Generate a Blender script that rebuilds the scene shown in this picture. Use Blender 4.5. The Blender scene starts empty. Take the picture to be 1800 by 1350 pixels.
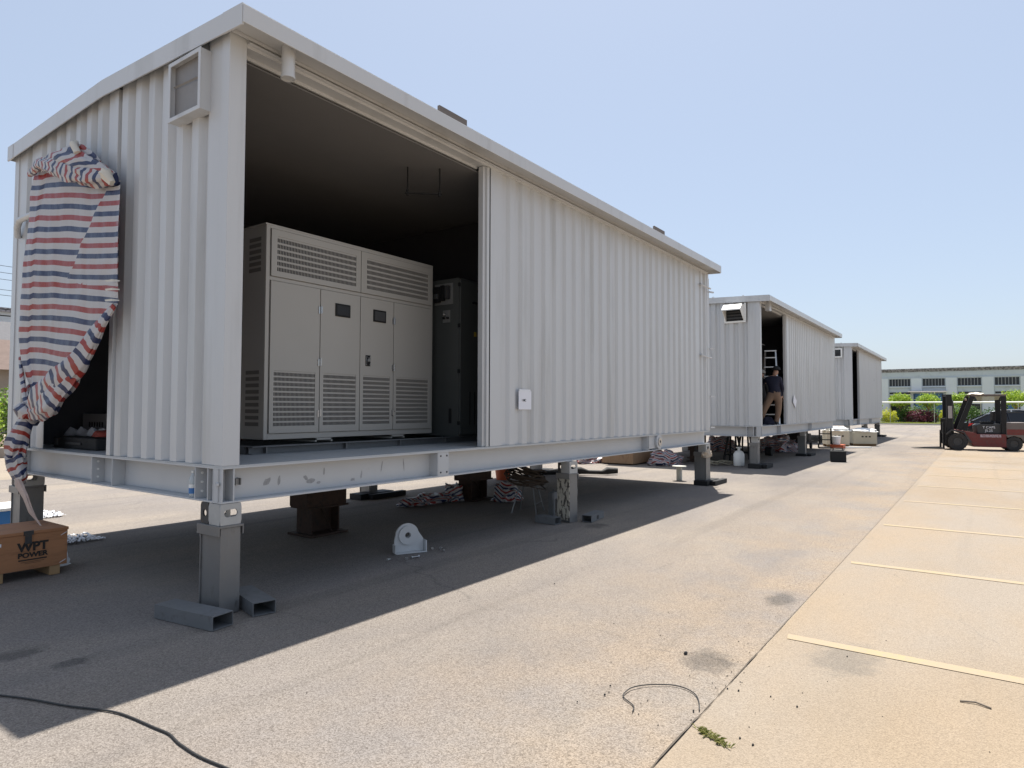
import bpy, bmesh, math, random
from mathutils import Vector, Matrix, noise
random.seed(7)
PI = math.pi
S = bpy.context.scene
COL = S.collection

# ------------------------------------------------------------------ camera
CAM = Vector((-2.891, -4.8514, 1.62)); YAW, PIT, ROL, FPX = 0.62, 0.0375, 0.0027, 1156.8
cam = bpy.data.cameras.new('camera'); co = bpy.data.objects.new('camera', cam); COL.objects.link(co)
cam.sensor_width = 36; cam.lens = FPX / 1800 * 36; cam.clip_end = 5000; cam.clip_start = 0.05
fw = Vector((math.cos(YAW)*math.cos(PIT), math.sin(YAW)*math.cos(PIT), math.sin(PIT)))
rr = Vector((math.sin(YAW), -math.cos(YAW), 0)); uu = rr.cross(fw)
r2 = rr*math.cos(ROL) + uu*math.sin(ROL); u2 = -rr*math.sin(ROL) + uu*math.cos(ROL)
m = Matrix((r2, u2, -fw)).transposed().to_4x4(); m.translation = CAM
co.matrix_world = m; S.camera = co

# ------------------------------------------------------------------ sky, sun, exposure
SUNV = Vector((0.328, 0.148, 1.0)).normalized()          # towards the sun
EL = math.asin(SUNV.z); AZ = math.atan2(SUNV.x, SUNV.y)
w = bpy.data.worlds.new('World'); S.world = w; w.use_nodes = True
nt = w.node_tree; bg = nt.nodes['Background']
sky = nt.nodes.new('ShaderNodeTexSky'); sky.sky_type = 'NISHITA'; sky.sun_disc = False
sky.sun_elevation = EL; sky.sun_rotation = AZ
sky.air_density = 1.0; sky.dust_density = 1.6; sky.ozone_density = 1.5; sky.altitude = 0
pale = nt.nodes.new('ShaderNodeMix'); pale.data_type = 'RGBA'; pale.inputs[0].default_value = .48
nt.links.new(sky.outputs[0], pale.inputs[6]); pale.inputs[7].default_value = (5.0, 5.7, 6.8, 1)      # thin even overcast of summer haze
nt.links.new(pale.outputs[2], bg.inputs[0]); bg.inputs[1].default_value = 0.076
sl = bpy.data.lights.new('sun', 'SUN'); so = bpy.data.objects.new('sun', sl); COL.objects.link(so)
sl.energy = 5.0; sl.angle = math.radians(0.5); sl.color = (1.0, 0.95, 0.87)
so.rotation_euler = SUNV.to_track_quat('Z', 'Y').to_euler(); so.location = (0, 0, 30)
S.view_settings.view_transform = 'Standard'; S.view_settings.look = 'None'
S.view_settings.gamma = 1; S.view_settings.use_curve_mapping = False
S.view_settings.exposure = 0.9
S.render.engine = 'CYCLES'; S.cycles.use_denoising = True
S.cycles.max_bounces = 6; S.cycles.diffuse_bounces = 4

# ------------------------------------------------------------------ materials
def newmat(name):
    ma = bpy.data.materials.new(name); ma.use_nodes = True
    nt = ma.node_tree; return ma, nt, nt.nodes['Principled BSDF']
def N(nt, t, **k):
    n = nt.nodes.new(t)
    for a, b in k.items():
        if a in n.inputs.keys() if False else False: pass
        setattr(n, a, b)
    return n
def noisef(nt, scale, detail=4, rough=.55, vec=None, stretch=None):
    g = nt.nodes.new('ShaderNodeNewGeometry'); v = g.outputs['Position'] if vec is None else vec
    if stretch:
        mp = nt.nodes.new('ShaderNodeMapping'); mp.inputs['Scale'].default_value = stretch
        nt.links.new(v, mp.inputs[0]); v = mp.outputs[0]
    n = nt.nodes.new('ShaderNodeTexNoise'); n.inputs['Scale'].default_value = scale
    n.inputs['Detail'].default_value = detail; n.inputs['Roughness'].default_value = rough
    nt.links.new(v, n.inputs['Vector']); return n.outputs['Fac']
def ramp(nt, f, a, b, ca=(0,0,0,1), cb=(1,1,1,1)):
    r = nt.nodes.new('ShaderNodeValToRGB'); nt.links.new(f, r.inputs[0])
    r.color_ramp.elements[0].position = a; r.color_ramp.elements[1].position = b
    r.color_ramp.elements[0].color = ca; r.color_ramp.elements[1].color = cb
    return r.outputs[0]
def mix(nt, f, a, b, mode='MIX'):
    n = nt.nodes.new('ShaderNodeMix'); n.data_type = 'RGBA'; n.blend_type = mode
    for s, v in ((0, f), (6, a), (7, b)):
        if isinstance(v, (tuple, list)): n.inputs[s].default_value = tuple(v) + ((1,) if len(v) == 3 else ())
        elif isinstance(v, (int, float)): n.inputs[s].default_value = v
        else: nt.links.new(v, n.inputs[s])
    return n.outputs[2]
def bump(nt, bs, h, st, dist=.01):
    b = nt.nodes.new('ShaderNodeBump'); b.inputs['Strength'].default_value = st; b.inputs['Distance'].default_value = dist
    nt.links.new(h, b.inputs['Height']); nt.links.new(b.outputs[0], bs.inputs['Normal'])
MATS = {}

def mat(name, col, rough=.6, metal=0., var=.15, sc=6., bmp=.1, bsc=60., col2=None, thr=(.5, .7), stretch=None, trans=0., alpha=1.):
    if name in MATS: return MATS[name]
    ma, nt, bs = newmat(name)
    dark = tuple(c*(1-var) for c in col)
    c = mix(nt, noisef(nt, sc, 5, stretch=stretch), dark, tuple(min(1, x*(1+var*.5)) for x in col))
    if col2:
        c = mix(nt, ramp(nt, noisef(nt, sc*2.3, 6, .65, stretch=stretch), *thr), c, col2)
    nt.links.new(c, bs.inputs['Base Color']); bs.inputs['Metallic'].default_value = metal
    rn = nt.nodes.new('ShaderNodeMapRange'); nt.links.new(noisef(nt, sc*3), rn.inputs[0])
    rn.inputs[3].default_value = max(0, rough-.12); rn.inputs[4].default_value = min(1, rough+.12)
    nt.links.new(rn.outputs[0], bs.inputs['Roughness'])
    if bmp: bump(nt, bs, noisef(nt, bsc, 3), bmp, .004)
    if trans: bs.inputs['Transmission Weight'].default_value = trans
    if alpha < 1: bs.inputs['Alpha'].default_value = alpha
    MATS[name] = ma; return ma

M_white = mat('painted_steel', (.52, .53, .54), .33, 0, .04, 1.2, .03, 1.5, (.385, .385, .375), (.52, .8), stretch=(1, 1, .10))
M_beam = mat('painted_beam', (.48, .49, .50), .42, 0, .08, 2.5, .1, 30., (.39, .38, .36), (.62, .85))
M_cab = mat('cabinet_beige', (.385, .37, .34), .45, 0, .03, 2, .04, 80.)
M_cabdk = mat('cabinet_grey', (.07, .075, .072), .5, 0, .08, 3, .05, 60.)
M_black = mat('black_paint', (.006, .006, .007), .7, 0, .3, 8)
M_dark = mat('dark_steel', (.05, .05, .052), .5, .2, .3, 9, .2, 40, (.10, .07, .05), (.55, .75))
M_rust = mat('rusty_steel', (.055, .03, .02), .8, .1, .35, 7, .3, 50, (.02, .015, .013), (.5, .7))
M_leg = mat('worn_galvanised_steel', (.20, .20, .20), .42, .4, .2, 5, .12, 30, (.09, .082, .075), (.60, .82), stretch=(1, 1, .35))
M_tube = mat('primed_tube_steel', (.15, .155, .16), .55, .1, .2, 6, .15, 40, (.09, .085, .08), (.55, .75))
M_int = mat('shade_dark_lining', (.03, .03, .034), .8, 0, .15, 2)  # darkened so the shade inside the containers is in the colour
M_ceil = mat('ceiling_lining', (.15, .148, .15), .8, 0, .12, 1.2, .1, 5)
M_floor = mat('floor_plate', (.42, .44, .45), .45, 0, .15, 3, .1, 20, (.3, .3, .29), (.55, .8))
M_glass = mat('dark_glass', (.012, .014, .018), .08, 0, .05, 3, 0)
M_chrome = mat('bare_metal', (.5, .5, .5), .3, .9, .1, 9)
M_ply = mat('crate_plywood', (.36, .17, .08), .75, 0, .22, 3, .15, 30, (.19, .09, .045), (.5, .75), stretch=(.4, 1, 2.5))
M_wood = mat('pine_timber', (.35, .22, .11), .8, 0, .2, 6, .2, 30)
M_ink = mat('black_ink', (.018, .015, .013), .7, 0, .1)
M_paper = mat('white_paper', (.74, .75, .80), .7, 0, .03)
M_cable = mat('black_cable', (.02, .02, .02), .5, 0, .2)
M_rope = mat('brown_cable', (.07, .05, .035), .7, 0, .3)
M_rubber = mat('tyre_rubber', (.03, .028, .027), .8, 0, .25, 6, .3, 30, (.07, .06, .05), (.5, .8))
M_red = mat('dull_red_paint', (.16, .022, .018), .5, 0, .25, 4, .1, 30, (.09, .05, .04), (.5, .75))
M_grey = mat('dusty_brown_grey_paint', (.15, .125, .115), .6, 0, .2, 4, .1, 30)
M_skin = mat('skin', (.35, .2, .14), .55, 0, .08)
M_navy = mat('navy_cloth', (.012, .013, .03), .9, 0, .3, 12, .3, 50)
M_tan = mat('tan_cloth', (.22, .145, .10), .9, 0, .2, 12, .3, 50)
M_blk = mat('black_cloth', (.01, .01, .012), .9, 0, .3, 12)
M_alu = mat('aluminium', (.6, .6, .6), .35, .8, .1, 9)
M_conc = mat('concrete_block', (.45, .43, .38), .85, 0, .15, 8, .3, 60)
M_crate = mat('cream_crate_board', (.52, .47, .36), .75, 0, .12, 4, .1, 40)
M_film = mat('white_film', (.72, .74, .78), .35, 0, .1, 9, .4, 20)
M_sack = mat('sack_cloth', (.42, .35, .27), .9, 0, .2, 12, .5, 30)
M_orange = mat('orange_red_plastic', (.45, .09, .03), .5, 0, .15, 5)
M_facade = mat('pale_blue_grey_render', (.50, .55, .60), .85, 0, .1, .5, .1, 3, (.33, .36, .38), (.55, .8))
M_pil = mat('white_render', (.64, .68, .72), .85, 0, .1, .6, .1, 3, (.42, .45, .47), (.6, .85))
M_peel = mat('peeling_dark_render', (.36, .35, .38), .9, 0, .4, 2, .2, 5, (.14, .135, .145), (.45, .55))
M_blue = mat('blue_gate_paint', (.05, .14, .34), .6, 0, .15, 1)
M_canopy = mat('canopy_sheet', (.55, .50, .47), .6)
M_yel = mat('yellow_sign', (.5, .35, .04), .5)
M_blulab = mat('blue_label', (.03, .16, .42), .4)
M_pet = mat('clear_plastic', (.75, .80, .82), .12, 0, .02, 4, 0, trans=.55)
M_white2 = mat('plain_white', (.78, .78, .76), .5, 0, .04)
M_blue2 = mat('metallic_silver_paint', (.5, .52, .55), .3, .4, .03)
M_carblk = mat('car_black_paint', (.012, .013, .018), .18, 0, .02, 3, 0)
M_carwht = mat('car_white_paint', (.62, .63, .64), .25, 0, .02, 3, 0)
M_lamp = mat('red_lamp', (.5, .01, .01), .25)
M_tile = mat('roof_tile', (.10, .10, .11), .85, 0, .3, 4)
M_brick = mat('old_wall', (.30, .26, .22), .9, 0, .3, 3)
M_soil = mat('soil_brown', (.15, .10, .065), .95, 0, .3, 3)
M_peeltape = mat('peeling_white_tape', (.50, .46, .38), .8, 0, .3, 10, .5, 30, (.08, .07, .06), (.50, .56), stretch=(1, 1, .5))

def leafmat(name, c1, c2):
    ma, nt, bs = newmat(name)
    oi = nt.nodes.new('ShaderNodeNewGeometry')
    c = mix(nt, oi.outputs['Random Per Island'], c1, c2)
    nt.links.new(c, bs.inputs['Base Color']); bs.inputs['Roughness'].default_value = .55
    tr = nt.nodes.new('ShaderNodeBsdfTranslucent'); nt.links.new(c, tr.inputs[0])
    ms = nt.nodes.new('ShaderNodeMixShader'); ms.inputs[0].default_value = .35
    nt.links.new(bs.outputs[0], ms.inputs[1]); nt.links.new(tr.outputs[0], ms.inputs[2])
    nt.links.new(ms.outputs[0], nt.nodes['Material Output'].inputs[0])
    return ma
L_lime = leafmat('lime_leaves', (.20, .34, .03), (.42, .52, .07))
L_green = leafmat('green_leaves', (.035, .085, .015), (.09, .17, .03))
L_yellow = leafmat('yellow_leaves', (.38, .42, .02), (.62, .60, .05))
L_purple = leafmat('purple_leaves', (.07, .015, .03), (.20, .05, .08))
L_mid = leafmat('fresh_green_leaves', (.08, .18, .02), (.22, .32, .04))

# striped plastic cloth: the bands follow a per-vertex value
def stripemat():
    ma, nt, bs = newmat('striped_tarpaulin')
    at = nt.nodes.new('ShaderNodeAttribute'); at.attribute_name = 'stripe'
    fr = nt.nodes.new('ShaderNodeMath'); fr.operation = 'FRACT'; nt.links.new(at.outputs['Fac'], fr.inputs[0])
    r = nt.nodes.new('ShaderNodeValToRGB'); nt.links.new(fr.outputs[0], r.inputs[0]); cr = r.color_ramp; cr.interpolation = 'CONSTANT'
    W = (.62, .59, .58, 1); R = (.38, .045, .035, 1); B = (.03, .043, .12, 1)
    cr.elements[0].position = 0; cr.elements[0].color = R
    cr.elements[1].position = .23; cr.elements[1].color = W
    for p, c in ((.5, B), (.73, W)):
        e = cr.elements.new(p); e.color = c
    wea = noisef(nt, 260, 2, .5, stretch=(1, 1, .15))
    c = mix(nt, ramp(nt, noisef(nt, 5, 4), .68, .9), r.outputs[0], (.50, .50, .54))
    c = mix(nt, .12, c, wea, 'MULTIPLY')
    nt.links.new(c, bs.inputs['Base Color']); bs.inputs['Roughness'].default_value = .33
    tr = nt.nodes.new('ShaderNodeBsdfTranslucent'); nt.links.new(c, tr.inputs[0])
    ms = nt.nodes.new('ShaderNodeMixShader'); ms.inputs[0].default_value = .25
    bump(nt, bs, noisef(nt, 14, 5, .6), .35, .02)
    nt.links.new(bs.outputs[0], ms.inputs[1]); nt.links.new(tr.outputs[0], ms.inputs[2])
    nt.links.new(ms.outputs[0], nt.nodes['Material Output'].inputs[0])
    return ma
M_stripe = stripemat()

def groundmat(name, base, dust, darkc, lo, hi, stains=(), gr=.5, dusty=None):
    ma, nt, bs = newmat(name)
    big = noisef(nt, .45, 6, .6, stretch=(.55, 1.2, 1))
    c = mix(nt, ramp(nt, big, lo, hi), base, dust)
    c = mix(nt, ramp(nt, noisef(nt, .22, 5, .6, stretch=(.5, 1, 1)), .5, .72), c, tuple(x*.82 for x in base))
    # tyre sweeps along x
    c = mix(nt, ramp(nt, noisef(nt, 1.0, 3, .5, stretch=(.05, 2.2, 1)), .56, .74, (0,0,0,1), (.35,.35,.35,1)), c, darkc)
    # dusty strip along the seam
    g = nt.nodes.new('ShaderNodeNewGeometry')
    if dusty:
        sx = nt.nodes.new('ShaderNodeSeparateXYZ'); nt.links.new(g.outputs['Position'], sx.inputs[0])
        mr = nt.nodes.new('ShaderNodeMapRange'); nt.links.new(sx.outputs[1], mr.inputs[0])
        mr.inputs[1].default_value = -1.2; mr.inputs[2].default_value = -3.6; mr.inputs[3].default_value = 0; mr.inputs[4].default_value = .9
        f2 = nt.nodes.new('ShaderNodeMath'); f2.operation = 'MULTIPLY'; f2.use_clamp = True
        nt.links.new(mr.outputs[0], f2.inputs[0]); nt.links.new(ramp(nt, noisef(nt, .9, 6, .65), .35, .62), f2.inputs[1])
        c = mix(nt, f2.outputs[0], c, dusty)
    # fine meandering cracks, most of them dusted over
    wp = nt.nodes.new('ShaderNodeVectorMath'); wp.operation = 'MULTIPLY_ADD'
    nn = nt.nodes.new('ShaderNodeTexNoise'); nn.inputs['Scale'].default_value = 2.2; nn.inputs['Detail'].default_value = 5; nt.links.new(g.outputs['Position'], nn.inputs['Vector'])
    nt.links.new(nn.outputs['Color'], wp.inputs[0]); wp.inputs[1].default_value = (.55, .55, 0); nt.links.new(g.outputs['Position'], wp.inputs[2])
    cv = nt.nodes.new('ShaderNodeTexVoronoi'); cv.feature = 'DISTANCE_TO_EDGE'; cv.inputs['Scale'].default_value = .33; nt.links.new(wp.outputs[0], cv.inputs['Vector'])
    ck = nt.nodes.new('ShaderNodeMath'); ck.operation = 'MULTIPLY'
    nt.links.new(ramp(nt, cv.outputs['Distance'], .0, .0035, (.38,.38,.38,1), (0,0,0,1)), ck.inputs[0]); nt.links.new(ramp(nt, noisef(nt, .8, 3), .50, .62), ck.inputs[1])
    c = mix(nt, ck.outputs[0], c, darkc)
    # oil / soot stains
    for (x, y, rad, k) in stains:
        vd = nt.nodes.new('ShaderNodeVectorMath'); vd.operation = 'DISTANCE'
        wv = nt.nodes.new('ShaderNodeVectorMath'); wv.operation = 'MULTIPLY'; wv.inputs[1].default_value = (1/k, 1, 1)
        nt.links.new(g.outputs['Position'], wv.inputs[0]); nt.links.new(wv.outputs[0], vd.inputs[0])
        vd.inputs[1].default_value = (x/k, y, 0)
        ad = nt.nodes.new('ShaderNodeMath'); ad.operation = 'ADD'; nt.links.new(vd.outputs['Value'], ad.inputs[0])
        ns = nt.nodes.new('ShaderNodeMath'); ns.operation = 'MULTIPLY_ADD'; nt.links.new(noisef(nt, 9, 5, .7), ns.inputs[0])
        ns.inputs[1].default_value = rad*1.6; ns.inputs[2].default_value = -rad*.8
        nt.links.new(ns.outputs[0], ad.inputs[1])
        c = mix(nt, ramp(nt, ad.outputs[0], rad*.5, rad*1.1, (.6,.6,.6,1), (0,0,0,1)), c, darkc)
    # aggregate
    v = nt.nodes.new('ShaderNodeTexVoronoi'); v.inputs['Scale'].default_value = 150; nt.links.new(g.outputs['Position'], v.inputs['Vector'])
    sp = nt.nodes.new('ShaderNodeSeparateColor'); nt.links.new(v.outputs['Color'], sp.inputs[0])
    c2 = mix(nt, ramp(nt, sp.outputs[0], .0, 1., (.70,.68,.66,1), (1.2,1.2,1.2,1)), c, c, 'MULTIPLY')
    mu = nt.nodes.new('ShaderNodeMix'); mu.data_type = 'RGBA'; mu.blend_type = 'MULTIPLY'; mu.inputs[0].default_value = gr
    nt.links.new(c, mu.inputs[6]); nt.links.new(ramp(nt, sp.outputs[0], 0., 1., (.45,.42,.40,1), (1.35,1.35,1.35,1)), mu.inputs[7])
    mu.clamp_result = False
    pits = ramp(nt, noisef(nt, 60, 3, .6), .34, .46, (.62,.60,.58,1), (1,1,1,1))
    mu2 = nt.nodes.new('ShaderNodeMix'); mu2.data_type = 'RGBA'; mu2.blend_type = 'MULTIPLY'; mu2.inputs[0].default_value = gr*1.2
    nt.links.new(mu.outputs[2], mu2.inputs[6]); nt.links.new(pits, mu2.inputs[7])
    nt.links.new(mu2.outputs[2], bs.inputs['Base Color']); bs.inputs['Roughness'].default_value = .9
    bs.inputs['Specular IOR Level'].default_value = .25
    ad = nt.nodes.new('ShaderNodeMath'); ad.operation = 'ADD'
    nt.links.new(noisef(nt, 70, 4, .7), ad.inputs[0]); nt.links.new(v.outputs['Distance'], ad.inputs[1])
    bump(nt, bs, ad.outputs[0], .55, .008)
    return ma, nt, bs
M_asph = groundmat('dusty_asphalt', (.212, .192, .178), (.272, .238, .200), (.065, .062, .060), .42, .66,
                   ((1.36, -3.38, .17, 1.3), (3.08, -3.42, .13, 2.0), (-1.2, .35, .12, 1.5), (-1.42, .55, .10, 1.3), (-1.05, -.1, .09, 1.5), (5.3, -.45, .16, 1.6)), .58, (.280, .222, .162))[0]
M_pav = groundmat('sandy_concrete', (.290, .230, .165), (.270, .232, .190), (.155, .140, .122), .40, .62,
                  ((1.9, -4.1, .22, 1.6),), .30)[0]
M_far = groundmat('far_dusty_ground', (.30, .255, .20), (.26, .22, .18), (.16, .14, .12), .4, .65, (), .3)[0]
def linemat():
    ma, nt, bs = newmat('worn_yellow_line_paint')
    c = mix(nt, ramp(nt, noisef(nt, 22, 6, .75), .44, .62), (.315, .25, .14), (.285, .23, .165))
    c = mix(nt, ramp(nt, noisef(nt, 2.2, 4, .6), .38, .66), c, (.30, .232, .162))
    nt.links.new(c, bs.inputs['Base Color']); bs.inputs['Roughness'].default_value = .8
    bump(nt, bs, noisef(nt, 70, 4, .7), .4, .006); return ma
M_line = linemat()

# ------------------------------------------------------------------ mesh helpers
class MB:
    def __init__(s): s.v = []; s.f = []; s.mi = []; s.st = []
    def add(s, vs, fs, mi=0, st=None):
        b = len(s.v); s.v += [tuple(p) for p in vs]; s.f += [tuple(b+i for i in f) for f in fs]; s.mi += [mi]*len(fs)
        s.st += list(st) if st is not None else [0]*len(vs); return s
    def box(s, x0, x1, y0, y1, z0, z1, mi=0, M=None):
        vs = [Vector((x, y, z)) for z in (z0, z1) for y in (y0, y1) for x in (x0, x1)]
        if M: vs = [M @ p for p in vs]
        return s.add(vs, [(0,2,3,1), (4,5,7,6), (0,1,5,4), (2,6,7,3), (0,4,6,2), (1,3,7,5)], mi)
    def bar(s, a, b, w, h=None, mi=0):
        a = Vector(a); b = Vector(b); h = h or w; d = (b-a)
        q = d.to_track_quat('Z', 'Y').to_matrix().to_4x4(); q.translation = a
        return s.box(-w/2, w/2, -h/2, h/2, 0, d.length, mi, q)
    def cyl(s, a, b, r, n=12, r1=None, mi=0, cap=True):
        a = Vector(a); b = Vector(b); r1 = r if r1 is None else r1
        q = (b-a).to_track_quat('Z', 'Y'); L = (b-a).length; vs = []
        for k, (zz, R) in enumerate(((0, r), (L, r1))):
            vs += [a + q @ Vector((R*math.cos(2*PI*i/n), R*math.sin(2*PI*i/n), zz)) for i in range(n)]
        fs = [(i, (i+1) % n, n+(i+1) % n, n+i) for i in range(n)]
        if cap: fs += [tuple(range(n-1, -1, -1)), tuple(range(n, 2*n))]
        return s.add(vs, fs, mi)
    def ring(s, c, axis, r0, r1, th, n=20, mi=0):      # annulus of thickness th
        q = Vector(axis).to_track_quat('Z', 'Y'); c = Vector(c); vs = []
        for z in (-th/2, th/2):
            for R in (r0, r1): vs += [c + q @ Vector((R*math.cos(2*PI*i/n), R*math.sin(2*PI*i/n), z)) for i in range(n)]
        fs = []
        for i in range(n):
            j = (i+1) % n
            fs += [(i, n+i, n+j, j), (2*n+i, 2*n+j, 3*n+j, 3*n+i), (n+i, 3*n+i, 3*n+j, n+j), (i, j, 2*n+j, 2*n+i)]
        return s.add(vs, fs, mi)
    def plate(s, outer, inner, T, th, mi=0):           # ring between two equal-length 2-D loops, T maps (u,v,w)
        n = len(outer); vs = [T(*p, w) for w in (0, th) for L in (outer, inner) for p in L]; fs = []
        for i in range(n):
            j = (i+1) % n
            fs += [(i, j, n+j, n+i), (2*n+i, 3*n+i, 3*n+j, 2*n+j), (i, 2*n+i, 2*n+j, j), (n+i, n+j, 3*n+j, 3*n+i)]
        return s.add(vs, fs, mi)
    def prism(s, poly, T, a, b, mi=0):                 # 2-D polygon extruded from a to b, T maps (u,v,w)
        n = len(poly); vs = [T(u, v, a) for u, v in poly] + [T(u, v, b) for u, v in poly]
        return s.add(vs, [tuple(range(n-1, -1, -1)), tuple(range(n, 2*n))] + [(i, (i+1) % n, n+(i+1) % n, n+i) for i in range(n)], mi)
    def tube(s, pts, r, n=8, mi=0, st=None):
        pts = [Vector(p) for p in pts]; vs = []; k = len(pts); sv = []
        for i, p in enumerate(pts):
            d = (pts[min(i+1, k-1)] - pts[max(i-1, 0)])
            q = d.to_track_quat('Z', 'Y'); R = r[i] if isinstance(r, (list, tuple)) else r
            vs += [p + q @ Vector((R*math.cos(2*PI*j/n), R*math.sin(2*PI*j/n), 0)) for j in range(n)]
            sv += [st[i] if st else 0]*n
        fs = [(i*n+j, i*n+(j+1) % n, (i+1)*n+(j+1) % n, (i+1)*n+j) for i in range(k-1) for j in range(n)]
        fs += [tuple(range(n-1, -1, -1)), tuple(range((k-1)*n, k*n))]
        return s.add(vs, fs, mi, sv)
    def build(s, name, mats, parent=None, smooth=None, bevel=0, loc=None, kind=None, label=None):
        me = bpy.data.meshes.new(name); me.from_pydata(s.v, [], s.f)
        for ma in (mats if isinstance(mats, (list, tuple)) else [mats]): me.materials.append(ma)
        me.polygons.foreach_set('material_index', s.mi)
        if any(s.st):
            at = me.attributes.new('stripe', 'FLOAT', 'POINT'); at.data.foreach_set('value', s.st)
        bm = bmesh.new(); bm.from_mesh(me); bmesh.ops.recalc_face_normals(bm, faces=bm.faces); bm.to_mesh(me); bm.free()
        me.update()
        if smooth is not None:
            me.polygons.foreach_set('use_smooth', [True]*len(me.polygons)); me.set_sharp_from_angle(angle=math.radians(smooth))
        o = bpy.data.objects.new(name, me); COL.objects.link(o)
        if loc: o.location = loc
        if parent: o.parent = parent
        if bevel:
            b = o.modifiers.new('b', 'BEVEL'); b.width = bevel; b.segments = 2; b.limit_method = 'ANGLE'; b.angle_limit = math.radians(40)
        if kind: o['kind'] = kind
        if label: o['label'] = label
        return o
def box(name, ma, par, x0, x1, y0, y1, z0, z1, bevel=0, **k): return MB().box(x0, x1, y0, y1, z0, z1).build(name, ma, par, bevel=bevel, **k)
def thing(name, label, cat, loc=(0,0,0), rz=0, group=None):
    o = bpy.data.objects.new(name, None); COL.objects.link(o); o.location = loc; o.rotation_euler = (0, 0, rz)
    return tag(o, label, cat, group)
def tag(o, label, cat, group=None):
    o['label'] = label; o['category'] = cat
    if group: o['group'] = group
    return o
def copy_tree(o, label, loc, rz=None, sc=None):
    def rec(a, par):
        c = a.copy(); COL.objects.link(c); c.parent = par
        for ch in list(a.children): rec(ch, c)
        return c
    r = rec(o, None); r['label'] = label; r.location = loc
    if rz is not None: r.rotation_euler = (0, 0, rz)
    if sc is not None: r.scale = (sc,)*3 if isinstance(sc, (int, float)) else sc
    return r
def text(name, s, ma, par, size, M, bold=.012, xs=1.0):
    c = bpy.data.curves.new(name, 'FONT'); c.body = s; c.size = size; c.extrude = .0015; c.offset = bold*size; c.align_x = 'CENTER'
    t = bpy.data.objects.new(name, c); COL.objects.link(t); dg = bpy.context.evaluated_depsgraph_get()
    me = bpy.data.meshes.new_from_object(t.evaluated_get(dg)); bpy.data.objects.remove(t)
    o = bpy.data.objects.new(name, me); COL.objects.link(o); me.materials.append(ma)
    o.parent = par; o.matrix_local = M @ Matrix.Diagonal((xs, 1, 1, 1)); return o
def nz(x, y=0, z=0): return noise.noise(Vector((x, y, z)))

# ------------------------------------------------------------------ the ground
def sheet(name, pts, z, ma, kind='structure', cuts=0):
    o = MB().add([(x, y, z) for x, y in pts], [tuple(range(len(pts)))]).build(name, ma, kind=kind); return o
sheet('ground', [(-900, -900), (1800, -900), (1800, 900), (-900, 900)], -.008, M_far)
sheet('asphalt_yard', [(-25, -3.6), (80, -3.6), (80, 13), (-25, 13)], -.004, M_asph)
sheet('concrete_pavement', [(-25, -40), (80, -40), (80, -3.612), (-25, -3.612)], 0, M_pav)
# the ragged joint between both pavings
mb = MB(); vs = []; k = 0; x = -4.0
while x < 60:
    wd = (.003 + .014*max(0, nz(x*2.3)) + (.008*max(0, nz(x*7)) if x < 1.6 else 0))*(1 if x < 1.7 else max(.12, 1.9-.6*x)); c = -3.602 + .012*nz(x*1.7, 3) + .006*nz(x*9, 7)
    vs += [(x, c-wd/2, .0035), (x, c+wd/2, .0035)]; k += 1; x += .06 if x < 8 else .4
mb.add(vs, [(2*i, 2*i+2, 2*i+3, 2*i+1) for i in range(k-1)])
mb.build('paving_joint', mat('joint_dirt', (.085, .07, .055), .95), kind='structure')  # dark dirt colour of the joint itself
# painted bay lines
for i, x in enumerate((-.78, 2.13, 4.93, 7.75, 10.72, 13.6, 16.5, 19.4, 22.3, 25.2)):
    a, b = x-.055, x+.055
    MB().add([(a, -3.70, .004), (b, -3.68, .004), (b+.02, -9.2, .004), (a+.02, -9.2, .004)], [(0, 1, 2, 3)]).build('bay_line', M_line, kind='structure')
for x0 in (1.9,):
    pass
# loose bits
mb = MB()
for i in range(190):
    x = random.uniform(-1, 12); y = -3.6 + random.gauss(0, .35) if i < 90 else random.uniform(-5.2, 1.0)
    if i < 45: x = random.uniform(.3, 1.5)
    r = random.uniform(.0015, .0042)
    for t in range(1):
        vs = [Vector((x, y, .0)) + Vector((r*random.uniform(.6, 1.4)*a, r*random.uniform(.6, 1.4)*b, r*c)) for a, b, c in ((-1,-1,0), (1,-1,0), (1,1,0), (-1,1,0), (-.4,-.4,1.1), (.5,-.3,1.2), (.3,.5,1))]
        mb.add(vs, [(0,1,5,4), (1,2,6,5), (2,3,4,6), (3,0,4), (4,5,6)])
o = mb.build('loose_gravel', mat('dark_grit', (.06, .05, .042), .9), kind='stuff'); o['label'] = 'tiny dark stones scattered over the paving'

# ------------------------------------------------------------------ modular containers
ZF, ZT, ZB, W, L = 1.162, 4.60, .867, 4.58, 11.34
def corr(u0, u1, per=.278, dep=.064, flat_start=.0, flat_end=0.):
    """2-D outline (u, offset) of a trapezoid corrugation; offset 0 is the outer face"""
    p = [(u0, 0)]; u = u0 + flat_start
    if flat_start: p.append((u, 0))
    while u + per < u1 - flat_end + 1e-6:
        k = per/.278; p += [(u+.112*k, 0), (u+.157*k, dep), (u+.233*k, dep), (u+per, 0)]; u += per
    p.append((u1, 0)); return p
def wall(name, prof, z0, z1, T, ma, par, th=.006, z1f=None):
    n = len(prof); mb = MB(); vs = []
    for d in (0, th):
        for z in (0, 1):
            vs += [T(u, o+d, z0 if z == 0 else (z1f(u) if z1f else z1)) for u, o in prof]
    fs = []
    for i in range(n-1):
        fs += [(i, i+1, n+i+1, n+i), (2*n+i, 3*n+i, 3*n+i+1, 2*n+i+1), (n+i, n+i+1, 3*n+i+1, 3*n+i), (i, 2*n+i, 2*n+i+1, i+1)]
    fs += [(0, n, 3*n, 2*n), (n-1, 3*n-1, 4*n-1, 2*n-1)]
    mb.add(vs, fs); return mb.build(name, ma, par)
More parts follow.
